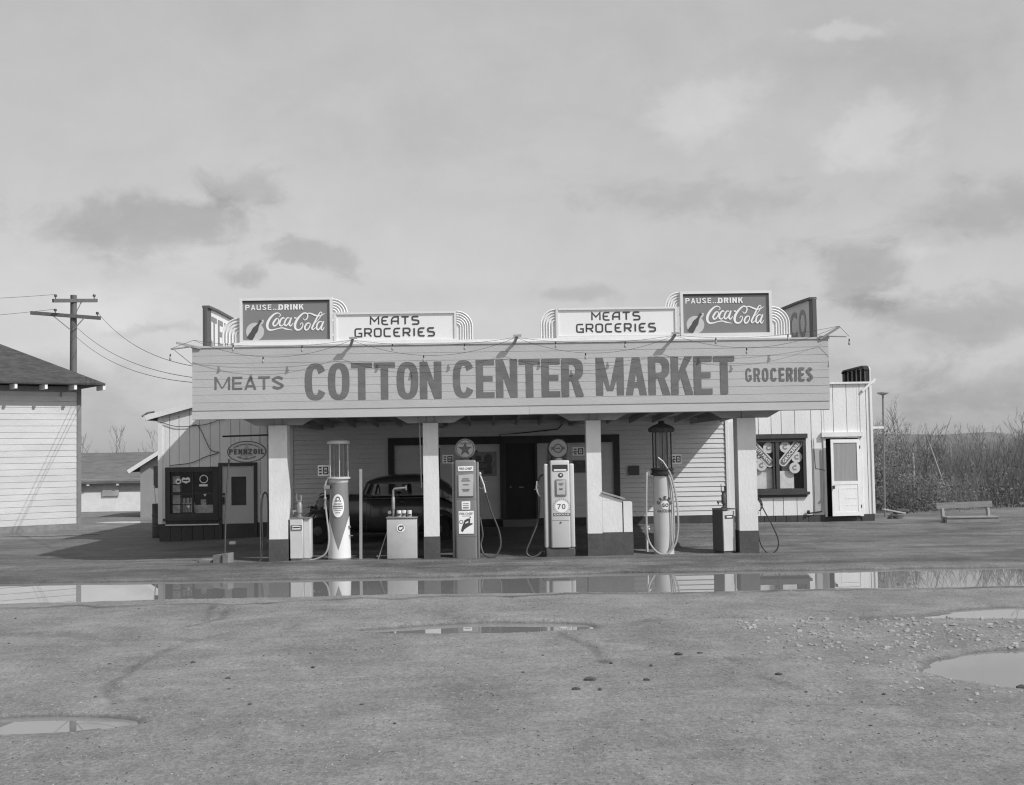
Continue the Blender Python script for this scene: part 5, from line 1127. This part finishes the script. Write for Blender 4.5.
for sd in (-1, 1):
    yl = CY+sd*.715; yu = CY+sd*.65
    for a0,a1,b0,b1 in ((-2.75,-2.02,-2.66,-2.02),(-1.86,-1.36,-1.88,-1.38)): quadpane('side_window', [(a0,yl,1.345),(a1,yl,1.345),(b1,yu,1.65),(b0,yu,1.65)])
quadpane('windscreen', [(-2.97,CY-.60,1.36),(-2.97,CY+.60,1.36),(-2.83,CY+.56,1.68),(-2.83,CY-.56,1.68)])
m_ = MB(); m_.rbox(-2.25,-2.08,CY-.58,CY-.05,.9,1.42,.06,2); m_.rbox(-2.25,-2.08,CY+.05,CY+.58,.9,1.42,.06,2); m_.rbox(-1.45,-1.25,CY-.55,CY+.55,.9,1.42,.06,2); islands(m_, 'seat', CARS, car)
m_ = MB(); m_.tube([(-2.62+.03*math.cos(a), CY-.3+.19*math.cos(a), 1.42+.17*math.sin(a)) for a in np.linspace(0,2*PI,25)], .014, 6); m_.build('steering_wheel', BLACKM, car)
def fender(pts, yo, wdt, bulge=.06):
    m_ = MB(); secs = []; P = [Vector((p[0],p[1])) for p in cr(pts,5)]
    for i, p in enumerate(P):
        d = (P[min(i+1,len(P)-1)]-P[max(i-1,0)]).normalized(); nn = Vector((-d.y, d.x)); nn = nn if nn.y > -.2 else -nn
        s_ = []
        for j in range(9):
            t_ = -1+2*j/8; o = bulge*(1-t_*t_)-.10*max(0,abs(t_)-.75)
            s_.append((p.x+nn.x*o, yo+t_*wdt, p.y+nn.y*o))
        secs.append(s_)
    loft(m_, secs, False, False); return m_
for sd in (-1, 1):
    fender([(-4.40,.56),(-4.37,.76),(-4.22,.93),(-4.0,.975),(-3.78,.91),(-3.58,.74),(-3.42,.57),(-3.25,.49)], CY+sd*.66, .17).build('fender', CARP, car)
    fender([(-1.72,.49),(-1.62,.66),(-1.45,.84),(-1.2,.94),(-.95,.90),(-.74,.72),(-.62,.50)], CY+sd*.68, .17).build('fender', CARP, car)
    m_ = MB(); m_.rbox(-3.3,-1.70,CY+sd*.70-.14,CY+sd*.70+.14,.44,.475,.012,1); m_.build('running_board', gm('running_board_rubber' if sd < 0 else 'running_board_far',.06,.7), car)
    for wx in (-4.02, -1.17):
        wy = CY+sd*.66; m_ = MB(); m_.lathe([(.20,-.075),(.26,-.085),(.30,-.07),(.315,-.03),(.315,.03),(.30,.07),(.26,.085),(.20,.075)], (wx,wy,.545), 36, 'y'); ty_ = m_.build('wheel', TYRE, car)
        m_ = MB(); s2 = -sd; m_.lathe([(.21,sd*.04),(.20,sd*.065),(.18,sd*.045),(.12,sd*.05),(.11,sd*.075),(.05,sd*.095),(0,sd*.10)], (wx,wy,.545), 30, 'y'); m_.build('rim', HUB, ty_)
    m_ = MB(); m_.lathe([(.0,.17),(.05,.15),(.095,.05),(.105,.0),(.098,-.012)], (-4.22,CY+sd*.40,1.03), 20, 'x'); hl = m_.build('headlight', CARP, car)
    m_ = MB(); m_.lathe([(.098,-.013),(.06,-.03),(0,-.036)], (-4.22,CY+sd*.40,1.03), 20, 'x'); m_.build('lens', gm('headlight_lens',.5,.1), hl) if sd < 0 else m_.build('lens', MATS['headlight_lens'], hl)
m_ = MB(); m_.rbox(-4.47,-4.43,CY-.72,CY+.72,.56,.64,.015,2); m_.obox((-4.44,CY-.3,.6),(-4.1,CY-.3,.6),.04,.04); m_.obox((-4.44,CY+.3,.6),(-4.1,CY+.3,.6),.04,.04); m_.build('bumper', CHROME, car)
m_ = MB(); m_.tube([(-4.07,CY,1.37),(-3.98,CY,1.42),(-3.92,CY,1.40)],.018,6); m_.box(-4.14,-4.10,CY-.12,CY+.12,.70,1.24); m_.tube([(-4.30,CY-.42,1.10),(-4.05,CY-.42,1.115)],.012,5); m_.build('grille', gm('grille_metal',.22,.3,metal=.6), car)
# ------------------------------------------------------------------ barrel with sticks beside the left corner
br_ = thing('barrel', (-8.94,33.5,.16), 'dark oil drum standing at the left corner of the market', 'barrel')
m_ = MB(); m_.lathe([(.285,.13),(.292,.15),(.292,.42),(.305,.435),(.305,.46),(.292,.475),(.292,.74),(.305,.755),(.305,.78),(.292,.795),(.292,1.06),(.30,1.075),(.285,1.08),(.275,1.075),(.27,.95),(0,.95)], (-8.94,33.5,0), 32); m_.build('drum', BARR, br_)
for (dx, dy, tx, tz, lab) in [(-.13,0,-.06,1.58,'leaning left'), (-.03,-.05,.0,1.50,'shorter one in the middle'), (.06,.03,.05,1.62,'tallest one'), (.14,-.06,.10,1.46,'shortest one at the right')]:
    m_ = MB(); m_.obox((-9.0+dx,33.5+dy,.95),(-9.0+dx+tx,33.5+dy,tz),.035,.02); solo(m_, 'stick', W_WHITE, 'white wooden slat standing in the oil drum, '+lab, 'slat', 'white slats in the oil drum')
m_ = MB(); m_.box(-9.34,-8.7,34.0,34.1,1.5,2.12); m_.box(-9.2,-9.15,34.03,34.07,.1,1.5)
bd = thing('board_sign', (-9.0,34.0,.15), 'dark weathered board standing behind the oil drum', 'board'); m_.build('board', gm('weathered_dark_board',.12,.8,.25,4), bd)
# ------------------------------------------------------------------ white house at the far left
hs = thing('white_house', (-12.68,38,.15), 'white clapboard house with a dark shingled hip roof, cut off by the left edge', 'house')
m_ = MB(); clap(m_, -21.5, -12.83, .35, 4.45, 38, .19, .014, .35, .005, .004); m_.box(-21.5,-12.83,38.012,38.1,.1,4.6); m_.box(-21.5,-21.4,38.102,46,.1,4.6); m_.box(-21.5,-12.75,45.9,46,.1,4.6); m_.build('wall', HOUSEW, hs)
m_ = MB(); m_.box(-12.86,-12.74,38.102,45.9,.1,4.6); m_.build('side_wall', W_WHITE, hs)
m_ = MB(); m_.box(-12.828,-12.70,37.96,38.1,.15,4.45); m_.build('corner_board', gm('corner_board_grey',.20,.8,.2,3), hs)
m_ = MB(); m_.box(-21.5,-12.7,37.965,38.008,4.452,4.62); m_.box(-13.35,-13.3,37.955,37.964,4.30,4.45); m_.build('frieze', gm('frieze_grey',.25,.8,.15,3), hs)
m_ = MB(); m_.box(-21.5,-12.72,37.97,38.09,.02,.34); m_.build('foundation', gm('rough_foundation',.22,.9,.3,3,.5,12,dirt=.4), hs)
ex0, ex1, ey0, ey1, ez = -22.1, -12.15, 37.35, 46.6, 4.70; rx0, rx1, ry, rz = -18.2, -16.1, 42, 6.95
m_ = MB(); m_.add([(ex0,ey0,ez),(ex1,ey0,ez),(ex1,ey1,ez),(ex0,ey1,ez),(rx0,ry,rz),(rx1,ry,rz),(ex0,ey0,ez-.05),(ex1,ey0,ez-.05),(ex1,ey1,ez-.05),(ex0,ey1,ez-.05)], [(0,1,5,4),(1,2,5),(2,3,4,5),(3,0,4),(0,6,7,1),(1,7,8,2),(2,8,9,3),(3,9,6,0),(9,8,7,6)]); rf_ = m_.build('roof', ROOF, hs)
m_ = MB()
for i in range(12): m_.box(-21.9+i*.88,-21.82+i*.88,37.38,38.0,4.50,4.648)
islands(m_, 'rafter_tail', W_WHITE, rf_)
hs.rotation_euler = (0,0,R(36))
# ------------------------------------------------------------------ shed, barn
sh = thing('shed', (-12.0,45,.25), 'small grey gable shed half hidden behind the left corner of the market', 'shed')
m_ = MB(); m_.prism([(-12.85,.1),(-11.3,.1),(-11.3,2.02),(-12.07,2.5),(-12.85,2.02)],45,48); m_.build('wall', SHEDW, sh)
m_ = MB(); m_.obox((-13.2,46.4,1.87),(-12.07,46.4,2.58),3.3,.09,(0,0,1)); m_.obox((-10.94,46.4,1.87),(-12.05,46.4,2.58),3.3,.09,(0,0,1)); sr = m_.build('roof', ROOF, sh)
m_ = MB(); m_.obox((-13.22,44.72,1.85),(-12.06,44.72,2.57),.04,.14,(0,0,1)); m_.obox((-10.92,44.72,1.85),(-12.06,44.72,2.57),.04,.14,(0,0,1)); m_.build('barge_board', W_WHITE, sr)
bn_ = thing('barn', (-18,52,.15), 'long low white barn with a grey roof seen between the house and the shed', 'barn')
m_ = MB(); m_.box(-24,-11,50.5,57,.0,1.5); bw_ = m_.build('wall', gm('barn_wall',.75,.8,.15,2,dirt=.2), bn_)
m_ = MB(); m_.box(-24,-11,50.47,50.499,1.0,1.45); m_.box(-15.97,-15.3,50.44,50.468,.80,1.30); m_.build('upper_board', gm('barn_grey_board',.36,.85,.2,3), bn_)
m_ = MB(); m_.add([(-24.5,50.28,1.42),(-10.5,50.28,1.42),(-10.5,53.7,2.62),(-24.5,53.7,2.62),(-24.5,57.6,1.42),(-10.5,57.6,1.42),(-24.5,50.28,1.32),(-10.5,50.28,1.32)], [(0,1,2,3),(3,2,5,4),(6,7,1,0)]); br2 = m_.build('roof', gm('barn_roof',.14,.9,.3,3,.5,12,(.5,1,2)), bn_)
m_ = MB()
for i in range(11): m_.box(-23.9+i*1.22,-23.8+i*1.22,50.3,50.46,1.24,1.34)
islands(m_, 'rafter_tail', W_WHITE, br2)
# ------------------------------------------------------------------ power pole and its wires
up = thing('power_pole', (-15.32,45,.2), 'dark wooden power pole with two crossarms rising behind the white house', 'power pole')
m_ = MB(); m_.tube([(-15.34,45,0),(-15.32,45,8.48)], .15, 10, .115); m_.build('pole', POLE, up)
m_ = MB(); m_.obox((-16.85,45.0-.16,7.82),(-14.28,45.05-.16,7.59),.10,.13); m_.build('crossarm', POLE, up)
m_ = MB(); m_.obox((-15.80,44.2,8.18),(-14.68,45.7,8.36),.10,.13); m_.build('crossarm', POLE, up)
m_ = MB(); m_.obox((-15.36,44.83,7.15),(-16.05,44.83,7.72),.03,.03); m_.obox((-15.28,44.83,7.15),(-14.85,44.83,7.62),.03,.03); m_.obox((-15.26,45,7.75),(-15.08,45.2,8.28),.03,.03); islands(m_, 'brace', GALV, up)
for (x,y,z) in [(-14.40,44.88,7.66),(-15.95,44.86,7.80),(-14.75,45.6,8.42),(-15.74,44.3,8.26)]:
    m_ = MB(); m_.lathe([(.018,0),(.018,.07),(.055,.075),(.06,.12),(.045,.16),(.0,.17)], (x,y,z), 10); m_.build('insulator', gm('insulator_glass' ,.08,.3) if 'insulator_glass' not in MATS else MATS['insulator_glass'], up)
def wire(p, q, sag, label, mid=None):
    m_ = MB(); pts = []
    for i in range(25):
        t_ = i/24; pts.append((p[0]+(q[0]-p[0])*t_, p[1]+(q[1]-p[1])*t_, p[2]+(q[2]-p[2])*t_-sag*4*t_*(1-t_)))
    m_.tube(pts, .007, 5); solo(m_, 'service_wire', WIRE, label, 'wire', 'wires from the power pole', p)
wire((-14.40,44.88,7.82),(-6.0,24.9,4.22),.35,'uppermost of the three wires slanting from the pole to the canopy')
wire((-15.25,44.85,7.35),(-5.97,24.9,3.98),.35,'middle one of the three wires slanting from the pole to the canopy')
wire((-15.22,44.85,6.95),(-5.97,24.9,3.88),.35,'lowest of the three wires slanting from the pole to the canopy')
wire((-15.74,44.3,8.42),(-30,43,8.5),.3,'higher wire running left from the upper crossarm')
wire((-15.95,44.86,7.95),(-30,47,8.0),.3,'lower wire running left from the long crossarm')
# ------------------------------------------------------------------ things right of the market
bh = thing('bench', (12.25,30.6,.38), 'weathered plank bench standing by the scrub at the right edge', 'bench')
gb = G(12.2,30.5)
m_ = MB(); m_.obox((11.58,30.78,.77),(13.04,30.80,.80),.035,.15,(0,0,1)); m_.build('backrest', WOOD, bh)
m_ = MB(); m_.rbox(11.66,13.0,30.28,30.62,.47,.51,.008,1); m_.box(11.66,13.0,30.30,30.33,.36,.468); m_.build('seat', WOOD, bh)
for lx in (11.66, 12.84):
    m_ = MB(); m_.box(lx,lx+.13,30.335,30.43,gb-.15,.468); m_.build('leg', WOODL, bh)
    m_ = MB(); m_.obox((lx+.06,30.66,gb-.15),(lx+.06,30.755,.70),.12,.06,(1,0,0)); m_.build('leg', WOODL, bh)
m_ = MB(); m_.obox((11.7,30.55,.30),(12.9,30.5,.25),.05,.08,(0,0,1)); m_.build('stretcher', WOOD, bh)
vp = thing('vent_pipe', (11.0,33,.4), 'tall thin pipe with a flat cap standing right of the market', 'pipe')
m_ = MB(); m_.tube([(10.98,33,.3),(11.03,33,3.78)],.027,8); m_.build('pipe', gm('rusty_pipe',.17,.7,.25,5), vp); m_ = MB(); m_.lathe([(.03,3.74),(.16,3.79),(.16,3.82),(.0,3.84)],(11.03,33,0),14); m_.build('cap', GALV, vp)
m_ = MB(); m_.obox((10.8,32.6,.62),(11.5,32.9,.48),.10,.04); solo(m_, 'plank', WOODL, 'pale plank lying by the foot of the vent pipe', 'plank')
m_ = MB(); m_.lathe([(.055,0),(.055,1.5),(.03,1.52),(.04,1.62),(.0,1.64)],(13.6,38,.45),10); solo(m_, 'fence_post', WOODL, 'lone pale post standing in front of the scrub', 'post')
m_ = MB(); m_.tube([(14.95,38.5,.45),(14.35,38.6,2.45)],.04,7,.02); solo(m_, 'leaning_stake', TWIGL, 'pale bare stake leaning left in the scrub', 'stake')
for (x,y,r_,lab) in [(12.0,34.6,.16,'dark clump of rubbish left of the bench'),(11.0,32.2,.13,'dark lump beside the market corner')]:
    b_ = bmesh.new(); bmesh.ops.create_icosphere(b_, subdivisions=3, radius=r_)
    for v in b_.verts: v.co *= 1+.5*(random.random()-.5); v.co.z *= .6; v.co.x *= 1.5; v.co += Vector((x,y,G(x,y)+r_*.3))
    m_ = MB(); m_.bm(b_); solo(m_, 'rubbish_heap', CLOD, lab, 'heap')
# ------------------------------------------------------------------ bare scrub
def bushmesh(h, sp, nst, seed, fat=1.0, twn=9, leaf=1.0):
    rd = random.Random(seed); m_ = MB(); lf = MB()
    def shoot(p, d, l, r, lev):
        pts = [p]; q = Vector(p); dd = Vector(d)
        for i in range(4):
            dd = (dd+Vector((rd.uniform(-.18,.18),rd.uniform(-.18,.18),rd.uniform(-.02,.14)))).normalized(); q = q+dd*l/4; pts.append(q.copy())
        m_.tube(pts, r, 3, r*.35, False, True)
        if lev < 2:
            for k in range(twn if lev == 0 else 4):
                t_ = rd.uniform(.25,.98); i = min(3,int(t_*4)); b_ = pts[i].lerp(pts[i+1], t_*4-i)
                a = rd.uniform(0,2*PI); dv = (dd*.9+Vector((math.cos(a),math.sin(a),.35))*rd.uniform(.4,.9)).normalized()
                shoot(b_, dv, l*rd.uniform(.22,.42)*(1-.4*t_*(lev == 0)), r*.5, lev+1)
    for i in range(nst):
        a = rd.uniform(0,2*PI); rr = sp*rd.random()**.7; lean = rd.uniform(.05,.55)
        shoot(Vector((rr*.5*math.cos(a),rr*.5*math.sin(a),-.05)), Vector((math.cos(a)*lean,math.sin(a)*lean,1)).normalized(), h*rd.uniform(.5,1.0), .017*fat*h/3, 0)
    for i in range(int(260*sp*leaf)):
        a = rd.uniform(0,2*PI); rr = sp*1.0*rd.random()**.6; z = h*(.5 if leaf == 1 else .85)*rd.random()**1.2; c = Vector((rr*math.cos(a),rr*math.sin(a),z)); s_ = rd.uniform(.02,.06)
        u = Vector((rd.uniform(-1,1),rd.uniform(-1,1),rd.uniform(-1,1))).normalized(); w_ = u.orthogonal().normalized()
        lf.add([c-u*s_, c+w_*s_*.5, c+u*s_, c-w_*s_*.5], [(0,1,2,3)])
    return m_, lf
def bush(h, sp, nst, seed, label, group, mat=TWIG, name='bare_bush', cat='bush', leaf=1.0):
    root = thing(name, (0,0,0), label, cat, group)
    a, b_ = bushmesh(h, sp, nst, seed, 1.0, 9, leaf); a.build('branch', mat, root); tag(b_.build('dry_leaf', LEAF, root), kind='stuff'); return root
GB = 'bare bushes of the scrub right of the market'; LB = 'bare grey bush of tangled twigs in the scrub right of the market'
kinds = [bush(2.4,1.5,26,1,LB,GB), bush(2.9,1.3,18,2,LB,GB), bush(1.9,1.4,30,3,LB,GB), bush(3.3,1.2,12,4,LB,GB), bush(1.4,1.3,34,5,LB,GB)]
rd = random.Random(12); spots = []
for row, (yy, n, x0, x1) in enumerate([(36.5,9,11.0,21),(39,11,11.2,24),(42,12,12,27),(46,12,13,30),(51,12,14,34),(58,11,16,38)]):
    for i in range(n): spots.append((x0+(x1-x0)*(i+rd.uniform(.1,.9))/n, yy+rd.uniform(-1.1,1.1), row))
for i, (x, y, row) in enumerate(spots):
    k = rd.choice([4,2,0,4,2] if row == 0 else [0,1,2,3,0,1,2])
    if row == 0 and x < 11.9: k = 0
    if row in (0,1,2) and (13.1 < x*36/y < 13.9): continue
    o = copy_tree(kinds[k]); s_ = rd.uniform(.72,1.2)*(1.12 if x < 13.2 else .95); o.location = (x,y,G(x,y)); o.rotation_euler = (0,0,rd.uniform(0,6.28)); o.scale = (s_,s_,s_*rd.uniform(.85,1.05))
for o in kinds:
    for c in list(o.children): bpy.data.objects.remove(c)
    bpy.data.objects.remove(o)
for i, (x, y, hh_, lab) in enumerate([(11.35,36.2,2.5,'dark leafy shrub just behind the market corner'),(12.35,37.0,2.9,'taller leafy shrub behind the vent pipe'),(13.1,35.9,1.3,'low leafy shrub between the vent pipe and the bench')]):
    o = bush(hh_,.9,14,40+i,lab,None,TWIG,'leafy_shrub','shrub',5.0); o.location = (x,y,G(x,y))
# pale bare saplings at the far left beyond the barn
t0 = bush(5.2,1.4,7,21,'thin bare tree beyond the barn at the far left','bare trees beyond the barn',TWIG,'bare_tree','tree')
for i, (x,y,s_) in enumerate([(-20.3,66,.82),(-22.6,68,.75),(-18.6,70,.8),(-25,66,.9),(-28,70,.8),(-16.8,72,.72)]):
    o = t0 if i == 0 else copy_tree(t0); o.location = (x,y,.1); o.scale = (s_,s_,s_); o.rotation_euler = (0,0,i*1.3)
# far scrub that reads as one mass
m_ = MB(); rd = random.Random(5)
def mass(xa, xb, ya, yb, n, hmax):
    for i in range(n):
        x = rd.uniform(xa,xb); y = rd.uniform(ya,yb); z0 = G(x,y); h = hmax*(.35+.75*rd.random()**2.2); l = rd.uniform(-.25,.25)*h; w_ = rd.uniform(.02,.05)*y/60
        m_.add([(x-w_,y,z0),(x+w_,y,z0),(x+l,y+rd.uniform(-.3,.3),z0+h)], [(0,1,2)])
        for k in range(4):
            t_ = rd.uniform(.2,.9); px_, pz_ = x+l*t_, z0+h*t_; q = rd.uniform(-.5,.5)*h*.5
            m_.add([(px_-.01,y,pz_),(px_+.01,y,pz_+.03),(px_+q,y+rd.uniform(-.4,.4),pz_+abs(q)*1.2)], [(0,1,2)])
mass(13,60,60,110,5200,2.3); mass(-40,-14,72,110,1500,2.4)
for i in range(14000):
    x = rd.uniform(10.9,30); y = rd.uniform(35,50); z0 = G(x,y); h = rd.uniform(.15,.75)
    if y < 35.6+.5*math.sin(x*1.7)+.4: continue
    a = rd.uniform(-.3,.3); m_.add([(x-.014,y,z0),(x+.014,y,z0),(x+a*h,y+rd.uniform(-.2,.2),z0+h)], [(0,1,2)])
o = m_.build('scrub', LEAF); tag(o, 'dry grey brush filling the ground between and beyond the bare bushes', 'scrub', kind='stuff')
# ------------------------------------------------------------------ loose pebbles and clods on the yard
def lumps(name, mat, pts, label, zmin=.008):
    P = np.array(pts); z = gz(P[:,0], P[:,1]); P = P[z > zmin]; z = z[z > zmin]
    base_ = bmesh.new(); bmesh.ops.create_icosphere(base_, subdivisions=1, radius=1); bv = np.array([v.co[:] for v in base_.verts]); base_.verts.index_update(); bf = np.array([[v.index for v in f.verts] for f in base_.faces]); base_.free()
    n, k = len(P), len(bv)
    S = P[:,2,None]*np.stack([rng.uniform(.7,1.5,n), rng.uniform(.7,1.3,n), rng.uniform(.45,.9,n)], 1)
    V_ = bv[None]*S[:,None,:]*rng.uniform(.75,1.25,(n,k,3))+np.stack([P[:,0],P[:,1],z+P[:,2]*.1],1)[:,None,:]
    F_ = (bf[None]+(np.arange(n)*k)[:,None,None]).reshape(-1,3)
    me = bpy.data.meshes.new(name); me.from_pydata(V_.reshape(-1,3).tolist(), [], F_.tolist()); me.materials.append(mat); me.update()
    o = bpy.data.objects.new(name, me); COL.objects.link(o); tag(o, label, name, kind='stuff')
pp_ = [(rd.uniform(3.2,7.5), rd.uniform(13.4,16.2), rd.uniform(.012,.032)) for i in range(420)]+[(4.3+rd.gauss(0,.5), 12.2+rd.gauss(0,1.2), rd.uniform(.01,.025)) for i in range(140)]+[(rd.uniform(-9,9), 9+ (rd.random()**1.3)*17, rd.uniform(.005,.013)) for i in range(500)]
pp_ += [(rd.uniform(-9,9), 8.2+14.0*rd.random()**1.2, .003+.007*rd.random()**3) for i in range(16000)]
lumps('gravel', STONE, pp_, 'small pale pebbles strewn over the dirt yard')
cp = [(1.0,12.0,.05),(1.55,11.9,.03),(.82,11.55,.035),(1.05,11.5,.03),(2.9,12.1,.035),(2.1,13.4,.045),(2.35,13.45,.03),(1.7,12.7,.03),(4.75,11.75,.04),(5.0,11.3,.05),(5.15,11.1,.06),(5.3,11.0,.05),(-2.7,12.6,.03),(-1.9,13.1,.03),(1.3,12.9,.025),(.35,12.5,.02),(-2.2,11.2,.025),(-3.3,13.6,.035),(.6,13.5,.02)]+[(rd.uniform(-7,7),9.5+rd.random()*14,rd.uniform(.008,.018)) for i in range(70)]+[(rd.uniform(-9,9), 8.2+14.0*rd.random()**1.2, .003+.006*rd.random()**3) for i in range(9000)]
lumps('clods', CLOD, cp, 'dark clods of mud scattered over the dirt yard')
